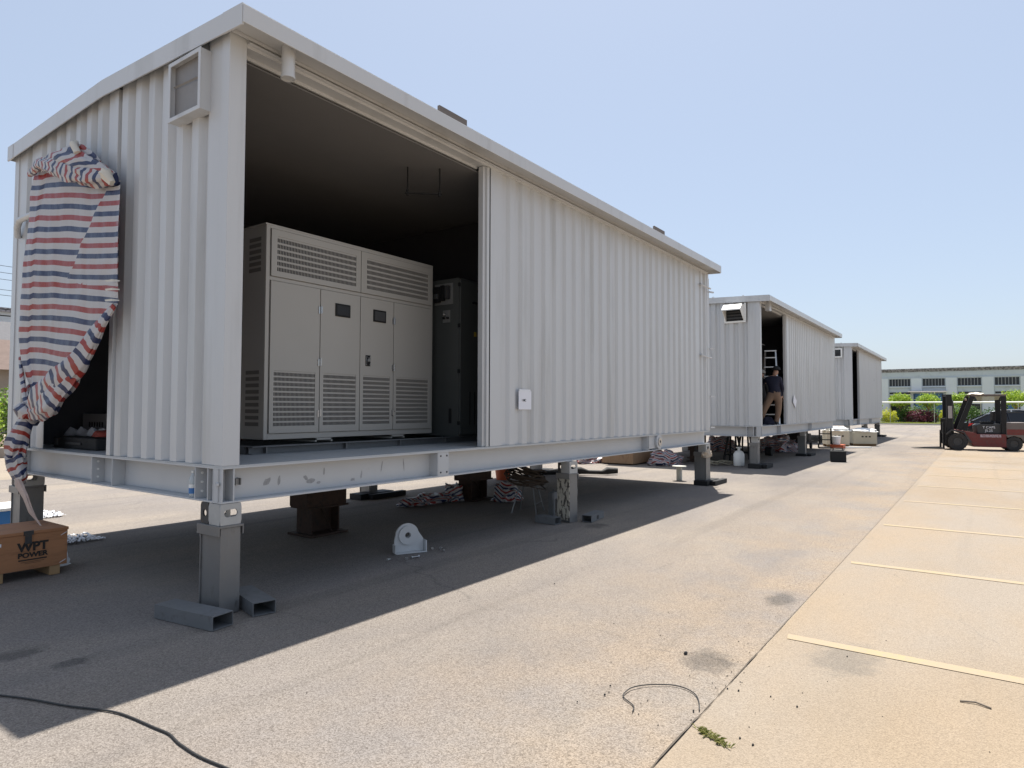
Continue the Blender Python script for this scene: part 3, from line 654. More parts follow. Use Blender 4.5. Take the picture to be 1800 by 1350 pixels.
# overlapping flap to the right, slightly darker side of the cloth
mb = MB(); vs = []; st = []
for j in range(61):
    v = j/60*.8; zz = lerp(3.70, 2.56, v); y1 = 1.585; y0 = lerp(1.85, 2.85, min(1, v*1.15))
    for i in range(21):
        u = i/20; y = lerp(y0, y1, u); z = zz + .22*(1-u)*(y-1.585)*.6 - .02
        vs.append((tdisp(y, z)-.022*(.8-v) - .0008, y, z)); st.append((z + (.10+.06*(z-2.3))*(3.9-y))/.248+10+.42*max(0, 1-v/.8))
mb.add(vs, [(j*21+i, j*21+i+1, (j+1)*21+i+1, (j+1)*21+i) for j in range(60) for i in range(20)], 0, st)
mb.build('flap', M_stripe, t, smooth=50)
def crtube(name, pts, r, n, seed, k, off=0., flat=1., cross=.3, ma=None):
    """crumpled cloth rope along pts; stripes run across with a twist"""
    P = [Vector(p) for p in pts]; seg = []; 
    for i in range(len(P)-1):
        for s in range(10): seg.append((P[i].lerp(P[i+1], s/10), lerp(r[i], r[i+1], s/10)))
    seg.append((P[-1], r[-1])); vs = []; st = []; ln = 0
    for i, (p, R) in enumerate(seg):
        if i: ln += (p-seg[i-1][0]).length
        d = seg[min(i+1, len(seg)-1)][0]-seg[max(i-1, 0)][0]; q = d.to_track_quat('Z', 'Y')
        for j in range(n):
            a = 2*PI*j/n; f = 1 + .35*nz(math.cos(a)*1.8+seed, math.sin(a)*1.8, ln*2.5) + .24*nz(math.cos(a)*4+seed, math.sin(a)*4, ln*6)
            w = q @ Vector((R*f*math.cos(a), R*f*math.sin(a), 0)); w.x *= flat
            vs.append(p+w); st.append(ln/k + .5*cross*math.cos(a+1) + .10*nz(ln*5, a, seed) + 5 + off)
    m_ = len(seg); mb = MB(); mb.add(vs, [(i*n+j, i*n+(j+1) % n, (i+1)*n+(j+1) % n, (i+1)*n+j) for i in range(m_-1) for j in range(n)] + [tuple(range(n)), tuple(range((m_-1)*n, m_*n))], 0, st)
    return mb.build(name, ma or M_stripe, t, smooth=60)
crtube('gathered_edge', [(-.12, 1.62, 2.56), (-.15, 1.86, 2.34), (-.19, 2.16, 2.06), (-.22, 2.60, 1.84), (-.22, 3.0, 1.70), (-.2, 3.30, 1.62)], [.03, .08, .13, .165, .14, .08], 26, 3, .25, flat=.45, cross=.2)
crtube('gathered_edge', [(-.13, 2.05, 2.22), (-.20, 2.30, 1.92), (-.25, 2.62, 1.66), (-.22, 3.05, 1.58), (-.2, 3.35, 1.58)], [.03, .11, .13, .10, .06], 22, 8, .24, .3, flat=.5, cross=.5)
crtube('gathered_edge', [(-.10, 3.93, 2.18), (-.14, 3.72, 1.93), (-.17, 3.52, 1.72), (-.18, 3.36, 1.60)], [.02, .035, .045, .06], 16, 5, .25, .1, flat=.6)
crtube('gathered_edge', [(-.08, 3.70, 1.85), (-.10, 3.58, 1.72), (-.14, 3.45, 1.60)], [.05, .06, .06], 16, 15, .22, .1, flat=.5)
crtube('knot', [(-.14, 3.52, 1.66), (-.24, 3.40, 1.60), (-.22, 3.26, 1.56), (-.14, 3.36, 1.50), (-.16, 3.50, 1.54)], [.05, .07, .065, .07, .05], 16, 12, .3)
crtube('tail', [(-.16, 3.40, 1.60), (-.18, 3.46, 1.46), (-.20, 3.58, 1.28), (-.20, 3.66, 1.10), (-.20, 3.55, .94), (-.2, 3.42, .84)], [.06, .10, .14, .15, .11, .06], 24, 21, .20, .6, flat=.6, cross=.7)
crtube('torn_end', [(-.19, 3.60, .98), (-.22, 3.48, .82), (-.24, 3.22, .70), (-.26, 3.02, .58), (-.26, 2.86, .50), (-.25, 2.72, .42)], [.05, .06, .045, .035, .018, .012], 14, 31, 9, flat=.4, ma=mat('faded_cloth', (.48, .36, .30), .7, 0, .2, 12, .4, 20, (.4, .2, .15), (.6, .7)))
# roll at the top
crtube('rolled_top', [(-.14, 3.68, 4.20), (-.18, 3.30, 4.22), (-.20, 2.85, 4.09), (-.20, 2.35, 3.92), (-.17, 1.95, 3.80), (-.13, 1.66, 3.74)], [.03, .055, .08, .10, .085, .05], 22, 41, .22, flat=.8, cross=.05)
crtube('rolled_top', [(-.12, 3.42, 4.20), (-.17, 3.05, 4.22), (-.2, 2.65, 4.13), (-.19, 2.25, 4.00), (-.15, 1.9, 3.86), (-.12, 1.68, 3.77)], [.03, .06, .10, .10, .07, .04], 24, 55, .5, .3, flat=.7, cross=1.4)
crtube('rolled_top', [(-.10, 2.85, 4.20), (-.14, 2.6, 4.22), (-.14, 2.32, 4.13), (-.1, 2.05, 3.98)], [.03, .065, .065, .03], 18, 63, .4, .3, flat=.6, cross=1.2)
crtube('tape_knot', [(-.14, 1.78, 3.84), (-.20, 1.68, 3.77), (-.17, 1.60, 3.68)], [.025, .05, .025], 12, 71, 9, ma=mat('tape_white', (.62, .58, .50), .6))
crtube('tape_knot', [(-.16, 2.44, 4.26), (-.22, 2.34, 4.19), (-.22, 2.24, 4.08)], [.025, .035, .03], 10, 73, 9, ma=MATS['tape_white'])
for z in (2.78, 2.70, 2.60):
    tp = MB(); tp.add([(XB-.07, 1.70, z+.012), (XB-.06, 1.58, z+.01), (XB-.01, 1.545, z+.004), (XB-.01, 1.54, z-.006), (XB-.06, 1.57, z-.012), (XB-.07, 1.68, z-.006)], [(0,1,4,5), (1,2,3,4)]); tp.build('tape_strip', MATS['tape_white'], t)

# ------------------------------------------------------------------ support legs
def slot_loop(cx, cz, w, h, n=24):
    out = []
    for i in range(n):
        a = 2*PI*i/n; c, s = math.cos(a), math.sin(a); r = h/2; ex = max(0, w/2-r)
        out.append((cx + (ex if c > 0 else -ex) + r*c, cz + r*s))
    return out
def rr_loop(cx, cz, w, h, n=24, rad=.03):
    out = []
    for i in range(n):
        a = 2*PI*i/n; c, s = math.cos(a), math.sin(a); k = 1/max(abs(c)/(w/2), abs(s)/(h/2))
        u, v = c*k, s*k; u = max(-(w/2), min(w/2, u)); v = max(-(h/2), min(h/2, v)); out.append((cx+u, cz+v))
    return out
def leg(loc, label, rz=0, dw=.17, dd=.30, tex=None, cat='support leg'):
    t = thing('support_leg', label, cat, loc, rz, 'steel support legs under the containers')
    # H-section column: two flanges facing +-y, web along y
    c = MB(); c.box(-dw/2, dw/2, -dd/2, -dd/2+.012, .001, .675); c.box(-dw/2, dw/2, dd/2-.012, dd/2, .001, .675); c.box(-dw/2+.012, -dw/2+.022, -dd/2+.013, dd/2-.013, .001, .675)
    c.box(dw/2-.016, dw/2-.006, -dd/2+.013, dd/2-.013, .001, .675)
    c.build('column', M_leg, t, bevel=.002)
    if tex: box('tape_wrap', tex, t, -dw/2-.004, dw/2+.002, -dd/2-.006, -dd/2-.001, .02, .62)
    cp = MB(); cp.box(-dw/2-.012, dw/2+.012, -dd/2-.012, dd/2+.012, .677, .695); cp.box(-dw/2-.022, -dw/2-.012, -dd/2-.01, dd/2+.01, .615, .695); cp.box(dw/2+.012, dw/2+.022, -dd/2-.01, dd/2+.01, .615, .695)
    cp.build('cap_plate', M_leg, t, bevel=.002)
    # corner casting with oval eyes, plus eye plate behind
    k = MB(); z0, z1 = .697, ZB-.003; h = z1-z0; cz = (z0+z1)/2
    k.plate(rr_loop(0, cz, dw+.01, h), slot_loop(0, cz+.008, .115, .06), lambda u, v, w: (u, -dd/2+w, v), .014)
    k.plate(rr_loop(0, cz, dw+.01, h), slot_loop(0, cz+.008, .115, .06), lambda u, v, w: (u, -dd/2+.155+w, v), .014)
    k.box(-dw/2-.005, -dw/2+.008, -dd/2+.0145, -dd/2+.1545, z0, z1); k.box(dw/2-.008, dw/2+.005, -dd/2+.0145, -dd/2+.1545, z0, z0+.03); k.box(-dw/2+.008, dw/2-.008, -dd/2+.0145, -dd/2+.1545, z1-.012, z1)
    k.build('corner_casting', mat('casting_grey', (.42, .42, .41), .5, .2, .15, 12, .1, 40, (.2, .19, .18), (.62, .72)), t)
    e = MB(); e.plate(rr_loop(dd/2-.065, cz, .12, h), slot_loop(dd/2-.065, cz, .045, .055), lambda u, v, w: (-dw/2+.0+w, u, v), .014); e.build('eye_plate', M_dark, t)
    return t
def tubeblock(loc, rz, length, label, sx=.18, sz=.105, mark=False):
    t = MB(); th = .006
    t.plate([(-sx/2, .001), (sx/2, .001), (sx/2, sz), (-sx/2, sz)], [(-sx/2+th, th), (sx/2-th, th), (sx/2-th, sz-th), (-sx/2+th, sz-th)], lambda u, v, w: (u, w, v), length)
    o = t.build('steel_tube', M_tube, loc=loc); o.rotation_euler = (0, 0, rz)
    return tag(o, label, 'steel tube', 'rectangular steel tubes chocked against the legs')
leg((.085, .15, 0), 'near corner steel column with slotted casting under the nearest container corner')
tubeblock((-.13, -.27, 0), math.radians(8), .66, 'grey hollow rectangular tube lying left of the nearest leg')
tubeblock((.235, -.24, 0), math.radians(-14), .55, 'shorter hollow tube on the right of the nearest leg')
leg((5.36, .05, 0), 'mid-span front leg wrapped in peeling tape under the near container', rz=math.radians(-12), dw=.16, dd=.24, tex=None)
bpy.context.view_layer.update()
tp = box('tape_wrap', M_peeltape, [o for o in COL.objects if o.name.startswith('support_leg')][-1], -.087, -.0805, -.12, .12, .03, .66)
tubeblock((5.05, .02, 0), math.radians(-100)+PI/2+.1, .35, 'short hollow tube on the left of the taped leg', .14, .10)
o = tubeblock((5.44, -.22, 0), math.radians(-82), .52, 'hollow steel tube with marker writing beside the taped leg', .15, .10)
text('marking', '02', M_ink, o, .075, Matrix.Translation((.0765, .26, .02)) @ Matrix.Rotation(PI/2, 4, 'Z') @ Matrix.Rotation(PI/2, 4, 'X'), .0)
lg3 = leg((11.2, .12, 0), 'far front leg of the near container with sackcloth wrapped round its head', dw=.26, dd=.26)
crumple_box('sackcloth', M_sack, lg3, (-.04, -.11, .60), (.20, .07, .17), .5, 6)
def chock(x, y, lx, ly, label, h=.10):
    t = MB(); t.box(x-lx/2, x+lx/2, y-ly/2, y+ly/2, .001, h); t.box(x-lx*.3, x+lx*.75, y-ly*.9, y-ly*.52, .001, h*.9)
    return tag(t.build('base_block', M_black, bevel=.006), label, 'base block', 'black base blocks of the legs')
chock(11.25, .05, .75, .30, 'black base blocks under the sackcloth-wrapped leg')
leg((.17, W-.17, 0), 'rear left leg standing behind the wooden crate', dw=.24, dd=.28)
leg((5.5, W-.2, 0), 'rear mid leg of the near container', dw=.2, dd=.26); chock(5.45, W-.35, .8, .3, 'black base blocks under the rear mid leg')
leg((11.1, W-.2, 0), 'rear right leg of the near container', dw=.2, dd=.26); chock(11.1, W-.35, .7, .3, 'black base blocks at the rear right leg of the near container')
# middle and far container legs
leg((15.76+.22, .32, 0), 'front corner leg of the middle container beside the gas bottle', dw=.22, dd=.22); chock(15.76+.24, .26, .62, .34, 'black base block under the middle container corner leg', .12)
leg((21.9, .32, 0), 'slim leg midway under the middle container', dw=.22, dd=.24); chock(21.95, .3, .75, .34, 'black base block under the slim leg midway along the middle container', .08)
leg((16.0, W-.1, 0), 'rear left leg of the middle container'); leg((21.8, W-.1, 0), 'rear mid leg of the middle container'); leg((26.8, W-.1, 0), 'rear right leg of the middle container')
leg((31.9, .4, 0), 'front corner leg of the farthest container', dw=.24, dd=.24); leg((37.3, .35, 0), 'mid leg of the farthest container', dw=.3, dd=.26); leg((42.6, .35, 0), 'far leg of the farthest container', dw=.3, dd=.26); chock(42.6, .3, 1.0, .4, 'black base block at the far leg of the farthest container')
leg((31.9, W, 0), 'rear left leg of the farthest container'); leg((42.6, W, 0), 'rear right leg of the farthest container')

def jack(loc, label, w=.62):
    t = thing('jack_stand', label, 'jack stand', loc, 0, 'rusty jack stands under the containers')
    MB().box(-w/2, w/2, -.18, .18, .37, ZB+.09-.11).build('head_block', M_rust, t, bevel=.004)
    MB().box(-w/2+.03, w/2+.02, -.20, .20, .345, .369).build('top_plate', M_rust, t)
    p = MB(); p.box(-.22, -.20, -.15, .15, .03, .344); p.box(.20, .22, -.15, .15, .03, .344); p.box(-.199, .199, -.01, .01, .03, .344); p.bar((.02, -.012, .34), (.10, -.15, .03), .014)
    p.build('pedestal', M_rust, t); MB().box(-w/2+.02, w/2-.02, -.24, .24, .001, .029).build('base_plate', M_rust, t); return t
j = jack((2.66, 2.2, 0), 'rusty brown jack stand behind the nearest leg, left of the round lug')
copy_tree(j, 'rusty jack stand further under the near container, between the striped heaps', (6.35, 2.6, 0))
copy_tree(j, 'dark jack stand between the near and middle containers, left of the gas bottle', (17.2, 2.4, 0))
copy_tree(j, 'dark jack stand under the middle container behind the corner leg', (18.6, 2.9, 0))
for i, (x, y) in enumerate(((19.2, 1.5), (17.9, 1.5))):
    a = MB()
    for dx in (-.3, .3):
        for dy in (-.2, .2): a.bar((x+dx, y+dy, .002), (x+dx*.3, y+dy*.5, .86), .05)
    a.box(x-.16, x+.16, y-.15, y+.15, .80, .865); a.box(x-.3, x+.3, y-.2, y+.2, .2, .23)
    tag(a.build('trestle', M_black), ('splayed black trestle under the middle container, right one of the pair', 'splayed black trestle under the middle container, left one of the pair')[i], 'trestle', 'black trestles')

# ------------------------------------------------------------------ things lying under and around the near container
t = thing('lug_bracket', 'white round-topped steel lug bracket standing on the shaded ground', 'bracket', (2.53, .44, 0), math.radians(-27))
c = [(-.17, .012), (.17, .012), (.17, .14)] + [(.02*0-.02+.135*math.cos(a), .195+.13*math.sin(a)) for a in [PI*i/14 for i in range(1, 15)]] + [(-.17, .14)]
n_ = len(c); hole = [(-.02+.032*math.cos(PI*2*i/n_ - .9*PI), .195+.032*math.sin(PI*2*i/n_ - .9*PI)) for i in range(n_)]
MB().plate(c, hole, lambda u, v, w: (u, w, v), .025).build('plate', M_white, t)
MB().ring((-.02, -.012, .195), (0, 1, 0), .033, .105, .022, 28).build('boss', M_white, t, smooth=40)
b_ = MB(); b_.box(-.17, .19, -.075, .0, .0005, .0115); b_.box(.172, .186, -.075, .02, .012, .13); b_.box(-.184, -.171, -.075, .02, .012, .10); b_.build('foot', M_white, t)
for i, (x, y, rz, up) in enumerate(((2.09, .32, .3, 0), (2.25, .20, 1.2, 1), (2.32, .19, .2, 0), (2.40, .17, 2.4, 0), (2.79, .32, .9, 0), (2.86, .26, .4, 0), (2.80, .16, .3, 1))):
    b = MB()
    if up: b.ring((0, 0, .012), (0, 0, 1), .007, .016, .022, 6)
    else: b.cyl((0, 0, .014), (.05, 0, .010), .007, 8); b.cyl((-.012, 0, .014), (0, 0, .014), .015, 6)
    o = b.build('steel_nut' if up else 'steel_bolt', M_chrome, loc=(x, y, 0)); o.rotation_euler = (0, 0, rz)
    tag(o, ['leftmost loose steel bolt, alone to the left of the lug bracket', 'upright steel nut just in front of the lug bracket foot', 'first of the two crossed bolts in front of the lug bracket', 'second of the two crossed bolts, nearer the bracket foot corner', 'upper bolt right of the lug bracket', 'small bolt farther right of the lug bracket', 'steel nut lying alone on its side farthest to the right'][i], 'nut' if up else 'bolt', 'nuts dropped by the lug bracket' if up else 'bolts dropped by the lug bracket')
# crate
t = thing('wooden_crate', 'brown plywood crate stencilled WPT POWER at the left edge', 'crate')
X0, X1, Y0, Y1, Z0, Z1 = -1.35, -.115, 2.50, 3.15, .09, .42
cb = MB(); cb.box(X0, X1, Y0, Y1, Z0, Z1); cb.build('crate_body', M_ply, t, bevel=.004)
MB().box(X0-.004, X1+.006, Y0-.008, Y1+.006, Z1+.001, Z1+.03).build('lid', M_ply, t, bevel=.004)
for x in (-1.25, -.72, -.26):
    MB().box(x, x+.09, Y0+.01, Y1-.01, .001, .089).build('skid_block', M_wood, t, bevel=.003)
hs = MB(); hs.box(-.485, -.405, Y0-.012, Y0-.0005, Z1-.005, Z1+.035); hs.box(-.475, -.42, Y0-.016, Y0-.0125, Z1-.085, Z1+.01); hs.box(-.46, -.435, Y0-.022, Y0-.0165, Z1-.07, Z1-.02); hs.build('hasp', M_dark, t)
MT = Matrix.Rotation(PI/2, 4, 'X')
text('stencil_lettering', 'WPT', M_ink, t, .112, Matrix.Translation((-.405, Y0-.004, .268)) @ MT, .042, 1.02)
text('stencil_lettering', 'POWER', M_ink, t, .062, Matrix.Translation((-.405, Y0-.004, .208)) @ MT, .042, 1.12)
st = MB(); st.box(-.52, -.29, Y0-.004, Y0-.001, .178, .190); st.box(-.50, -.31, Y0-.003, Y0-.001, .162, .165); st.box(-.47, -.34, Y0-.003, Y0-.001, .150, .152); st.build('stencil_line', M_ink, t)
box('paper_label', M_paper, t, -.70, -.655, Y0-.003, Y0-.001, .335, .365)
for x, z in ((-.145, .39), (-.15, .125)): MB().bar((x-.03, Y0-.003, z-.015), (x+.02, Y0-.003, z+.012), .012, .003).build('packing_tape', M_film, t)
# perforated film behind the crate
def film(name, label, pts, seed):
    mb = MB(); (x0, y0), (x1, y1) = pts; n = 26; vs = []
    for i in range(n+1):
        for j in range(n+1):
            u, v = i/n, j/n; vs.append((lerp(x0, x1, u)+.05*nz(v*4, seed), lerp(y0, y1, v)+.06*nz(u*4, seed+3), .012+.05*abs(nz(u*6+seed, v*6))+.02*abs(nz(u*15, v*15, seed))))
    fs = [(i*(n+1)+j, (i+1)*(n+1)+j, (i+1)*(n+1)+j+1, i*(n+1)+j+1) for i in range(n) for j in range(n) if not (i % 3 == 1 and (j+i//3) % 2 == 1) and nz(i*.35, j*.35, seed) > -.28]
    mb.add(vs, fs); return tag(mb.build(name, M_film), label, 'mesh sheet', 'white mesh sheets behind the crate')
film('mesh_sheet', 'crumpled white mesh sheet on the ground right of the wooden crate', ((.40, 3.95), (.85, 4.5)), 3)
film('mesh_sheet', 'crumpled white mesh sheet behind the rear left leg', ((1.0, 6.3), (1.3, 7.1)), 8)
t = thing('blue_bin', 'blue and white plastic container half hidden behind the crate at the left edge', 'plastic bin'); 
MB().box(-.1, .52, 5.3, 5.9, .001, .30).build('bin_body', M_blulab, t, bevel=.01); MB().box(-.14, .54, 5.27, 5.93, .301, .34).build('rim', M_white2, t, bevel=.005)
tag(crumple_box('plastic_bag', M_film, None, (-.03, 2.95, .0), (.10, .10, .14), .5, 17), 'small crumpled clear plastic bag against the right side of the crate', 'plastic bag')

# bottle standing on the beam flange
t = thing('water_bottle', 'clear plastic water bottle with a blue label standing on the beam flange', 'bottle', (.045, .50, ZB+.0145))
MB().tube([(0,0,.001), (0,0,.02), (0,0,.11), (0,0,.15), (0,0,.185), (0,0,.20)], [.028, .032, .032, .030, .014, .012], 14).build('bottle_body', M_pet, t, smooth=50)
MB().cyl((0,0,.03), (0,0,.075), .0328, 14).build('label', M_blulab, t, smooth=50); MB().cyl((0,0,.0755), (0,0,.105), .0328, 14).build('label', M_white2, t, smooth=50); MB().cyl((0,0,.20), (0,0,.218), .014, 10).build('cap', M_white2, t, smooth=50)
# paper sheets on the walls
t = tag(MB().box(4.05, 4.34, -.004, -.001, 1.61, 1.85).build('paper_notice', M_paper), 'white paper notice taped to the near container wall', 'notice')
text('lettering', '1 MC', M_ink, t, .045, Matrix.Translation((4.165, -.0055, 1.715)) @ MT, .01)
tag(MB().box(4.06, 4.32, -.0055, -.0042, 1.842, 1.872).build('tape_strip', M_film), 'clear tape strip above the white paper notice', 'tape')
o = MB().box(-.2, .2, -.006, 0, -.28, .0).build('paper_notice', M_paper, loc=(19.75, .06, 2.0)); o.rotation_euler = (0, math.radians(28), 0); tag(o, 'tilted white paper on the wall of the middle container', 'notice')
# coil of cable over a wire stool
t = thing('wire_stool', 'thin steel-legged stool under the cable coil', 'stool', (5.75, 1.0, 0), .3)
for sx, sy in ((-1, -1), (1, -1), (1, 1), (-1, 1)): MB().tube([(.10*sx, .10*sy, .45), (.22*sx, .20*sy, .002)], .011, 6).build('leg', M_leg, t)
MB().ring((0, 0, .46), (0, 0, 1), .02, .17, .015, 16).build('seat', M_leg, t); MB().tube([(-.2, -.17, .15), (.2, -.17, .15)], .008, 6).build('stretcher', M_leg, t)
mb = MB()
for k in range(16):
    R = .24+.05*random.random(); ox, oy, oz = random.gauss(0, .03), random.gauss(0, .03), .50+.012*k; tx, ty = random.gauss(.0, .18), random.gauss(.25, .15)
    mb.tube([(5.75+ox+R*1.15*math.cos(a), 1.0+oy+R*math.sin(a), oz+tx*R*math.cos(a)+ty*R*math.sin(a)-.10*max(0, math.cos(a))) for a in [2*PI*i/22 for i in range(23)]], .011, 6)
mb.build('cable_coil', M_rope, smooth=50); tag(bpy.data.objects['cable_coil'], 'thick coil of brown cable draped over the wire stool', 'cable coil')
a = MB(); a.box(5.55, 6.3, .42, .50, .26, .36); a.box(5.56, 5.62, .42, .5, .001, .259); a.box(6.2, 6.26, .42, .5, .001, .259); a.tube([(5.52, .38, .0), (5.52, .38, .38), (5.56, .42, .42)], .008, 6)
tag(a.build('low_trestle', M_tube), 'low steel frame with a hooked rod left of the taped leg', 'trestle')
t = thing('red_bucket', 'orange-red bucket in the shade behind the cable coil', 'bucket', (9.3, 4.1, 0)); MB().tube([(0,0,.001), (0,0,.28)], [.15, .19], 18).build('bucket_body', M_orange, t, smooth=50)
for i, (x, y, s, sd, lab) in enumerate(((5.5, 2.9, (.62, .22, .13), 3, 'long flat striped cloth heap left of the second jack stand'), (6.0, 2.75, (.2, .18, .26), 11, 'small upright striped cloth bundle at the second jack stand'),
        (6.55, 2.0, (.24, .22, .26), 23, 'rounded dark striped cloth bundle right of the second jack stand'), (15.0, 4.85, (.85, .35, .34), 31, 'bright striped cloth heap left of the low timber box'),
        (15.5, 2.75, (.62, .42, .36), 37, 'blue striped cloth heap at the right end of the timber box'), (24.3, 1.7, (1.2, .7, .55), 43, 'striped cloth heap under the middle container'), (23.2, 3.6, (1.0, .5, .5), 47, 'dark striped cloth heap behind the slim leg'))):
    tag(crumple_box('striped_cloth', M_stripe, None, (x, y, .02), s, .45, sd, 4.2, 4), lab, 'cloth heap', 'striped cloth heaps on the ground')
t = thing('timber_box', 'long low brown timber box in the sun behind the containers', 'box')
MB().box(14.6, 16.7, 3.35, 4.35, .03, .40).build('box_body', mat('box_plywood', (.30, .19, .11), .8, 0, .25, 3, .2, 20, (.17, .10, .06), (.55, .7), stretch=(2, 1, .4)), t, bevel=.01)  # brown plywood in the box's own colour
a = thing('drive_shaft', 'greasy black shaft lying along the rear shadow edge', 'shaft'); MB().tube([(10.6, 3.9, .06), (11.0, 3.5, .06), (11.15, 3.35, .10), (11.3, 3.2, .11), (11.42, 3.05, .07), (11.65, 2.8, .06), (11.75, 2.7, .10), (11.9, 2.5, .10)], [.05, .05, .11, .09, .05, .05, .09, .07], 10).build('shaft_body', M_black, a, smooth=40)
a = MB(); a.cyl((11.55, .78, .001), (11.55, .78, .31), .065, 14); a.cyl((11.55, .78, .31), (11.55, .78, .33), .16, 18)
tag(a.build('post_stub', mat('pale_post', (.50, .50, .45), .6)), 'short pale pedestal with a round top plate beside the sackcloth-wrapped leg', 'pedestal')

# cables, wire loop, scraps, weed
def wob(pts, amp, seed, sub=8):
    P = [Vector(p) for p in pts]; out = []
    for i in range(len(P)-1):
        p0 = P[max(i-1, 0)]; p1 = P[i]; p2 = P[i+1]; p3 = P[min(i+2, len(P)-1)]
        for s in range(sub):
            t_ = s/sub; q = .5*((2*p1) + (p2-p0)*t_ + (2*p0-5*p1+4*p2-p3)*t_*t_ + (-p0+3*p1-3*p2+p3)*t_**3)
            out.append(q + Vector((amp*nz(i+t_, seed), amp*nz(i+t_, seed+5), 0)))
    return out + [P[-1]]
tag(MB().tube(wob([(-1.62, -.05, .005), (-1.5, -.33, .0045), (-1.36, -.71, .0045), (-1.22, -1.06, .0045), (-1.175, -1.46, .0045), (-1.19, -1.69, .0045), (-1.18, -2.03, .0045), (-1.15, -2.5, .0045)], .02, 2), .0055, 8).build('ground_cable', M_cable, smooth=50), 'black cable snaking out of the shade at the bottom left', 'cable')
tag(MB().tube(wob([(.40, -3.30, .004), (.47, -3.27, .004), (.55, -3.17, .006), (.66, -3.17, .01), (.78, -3.25, .008), (.85, -3.36, .006), (.80, -3.50, .005), (.62, -3.585, .006)], .01, 9), .0032, 6).build('wire_loop', M_cable, smooth=50), 'thin dark loop of wire beside the paving joint', 'wire')
def scrap(x, y, s, lab, nm='rubber_scrap', cat='scrap', grp=None):
    vs = [(x+s*random.uniform(.5, 1)*math.cos(a), y+s*.5*random.uniform(.5, 1)*math.sin(a), .002) for a in [2*PI*i/8 for i in range(8)]]; top = [(lerp(a[0], x, .4), lerp(a[1], y, .4), .004+s*.35) for a in vs]
    o = MB().add(vs+top, [(i, (i+1) % 8, 8+(i+1) % 8, 8+i) for i in range(8)] + [tuple(range(8, 16))]).build(nm, M_black); tag(o, lab, cat, grp)
scrap(1.38, -3.22, .03, 'black rubber scrap above the wire loop'); scrap(2.35, -1.6, .012, 'tiny dark scrap on the sunlit asphalt near the shadow edge')
for i, (px, py) in enumerate(((.33, -3.0), (.5, -3.08), (1.0, -3.68), (1.03, -3.85), (.98, -4.0), (.45, -3.85), (.42, -3.92), (.63, -3.05), (.99, -3.62), (1.95, -4.1), (.6, -3.56))):
    scrap(px, py, random.uniform(.009, .014), 'small dark pebble near the paving joint', 'pebble', 'pebble', 'dark pebbles near the paving joint')
tag(MB().tube([(1.58, -4.72, .006), (1.60, -4.79, .010), (1.57, -4.86, .006)], .005, 5).build('twig', mat('grey_twig', (.12, .10, .08), .9)), 'short grey twig beyond the yellow line', 'twig')
mb = MB()
for i in range(120):
    u = random.random(); x = .42-.09*u+random.gauss(0, .008); y = -3.655-.165*u+random.gauss(0, .010); a = random.uniform(0, 2*PI); l = random.uniform(.015, .045); h = random.uniform(.006, .02); wv = .003
    dx, dy = math.cos(a), math.sin(a); mb.add([(x-dy*wv, y+dx*wv, .002), (x+dy*wv, y-dx*wv, .002), (x+dx*l*.6+dy*wv, y+dy*l*.6-dx*wv, h), (x+dx*l, y+dy*l, h*.9), (x+dx*l*.6-dy*wv, y+dy*l*.6+dx*wv, h)], [(0,1,2,3,4)])
tag(mb.build('weed_tuft', leafmat('weed_leaves', (.10, .12, .02), (.34, .32, .12))), 'flat green weed tuft by the paving joint', 'weed')

# ------------------------------------------------------------------ by the middle container
t = thing('gas_bottle', 'white gas bottle with a valve collar on the shaded ground', 'gas bottle', (16.2, .82, 0))
MB().tube([(0,0,.001), (0,0,.03), (0,0,.34), (0,0,.42), (0,0,.45)], [.12, .15, .15, .11, .05], 18).build('bottle_body', M_white2, t, smooth=50); MB().cyl((0,0,.45), (0,0,.53), .035, 10).build('valve', M_white2, t); MB().ring((0,0,.53), (0,0,1), .05, .08, .03, 14).build('collar', M_white2, t)
mb = MB()
for k in range(7):
    R = .18+.06*random.random(); cx, cy = 16.35-.1*k, 1.15+.09*k; mb.tube([(cx+R*math.cos(a), cy+R*.8*math.sin(a), .03+.10*abs(math.sin(a*.5+k))) for a in [2*PI*i/18 for i in range(19)]], .013, 6)
tag(mb.build('hose_coil', mat('pale_hose', (.30, .27, .20), .6)), 'loose pale hose loops beside the white gas bottle', 'hose')
t = thing('tool_bag', 'black square tool box with tools on top standing in the sun', 'tool box', (19.7, -1.18, 0), math.radians(-76))
MB().box(-.22, .22, -.15, .15, .001, .34).build('bag_body', M_black, t, bevel=.02); MB().tube([(-.15, 0, .34), (-.12, 0, .42), (.12, 0, .42), (.15, 0, .34)], .014, 8).build('handle', M_black, t)
MB().bar((-.18, .05, .36), (.1, -.05, .37), .03).bar((0, .08, .36), (.2, .0, .38), .025).build('tools', M_chrome, t)
for i, (x, y, sx, sy, h, lab) in enumerate(((29.2, .45, 1.1, .9, .70, 'taller cream crate with white film over its lid, beside the hand truck'), (30.8, -.38, 1.2, .95, .62, 'lower cream crate on skids with white film hanging at its right side'))):
    t = thing('packing_crate', lab, 'crate', (x, y, 0), math.radians(-70), 'cream packing crates by the farthest container')
    MB().box(-sy/2, sy/2, -sx/2, sx/2, .09, h).build('crate_body', M_crate, t, bevel=.01)
    for yy in (-.42, .36): MB().box(-sy/2+.02, sy/2-.02, yy*sx, yy*sx+.10, .001, .089).build('skid_block', M_wood, t)
    for xx in (-.15, 0, .14): MB().box(xx, xx+.08, -sx/2-.004, -sx/2-.001, h*.62, h*.72).build('stencil_mark', M_ink, t)
    f = crumple_box('film_cover', M_white2, t, (0, 0, h+.002), (sy*.56, sx*.56, .16), .35, 5+i*7)
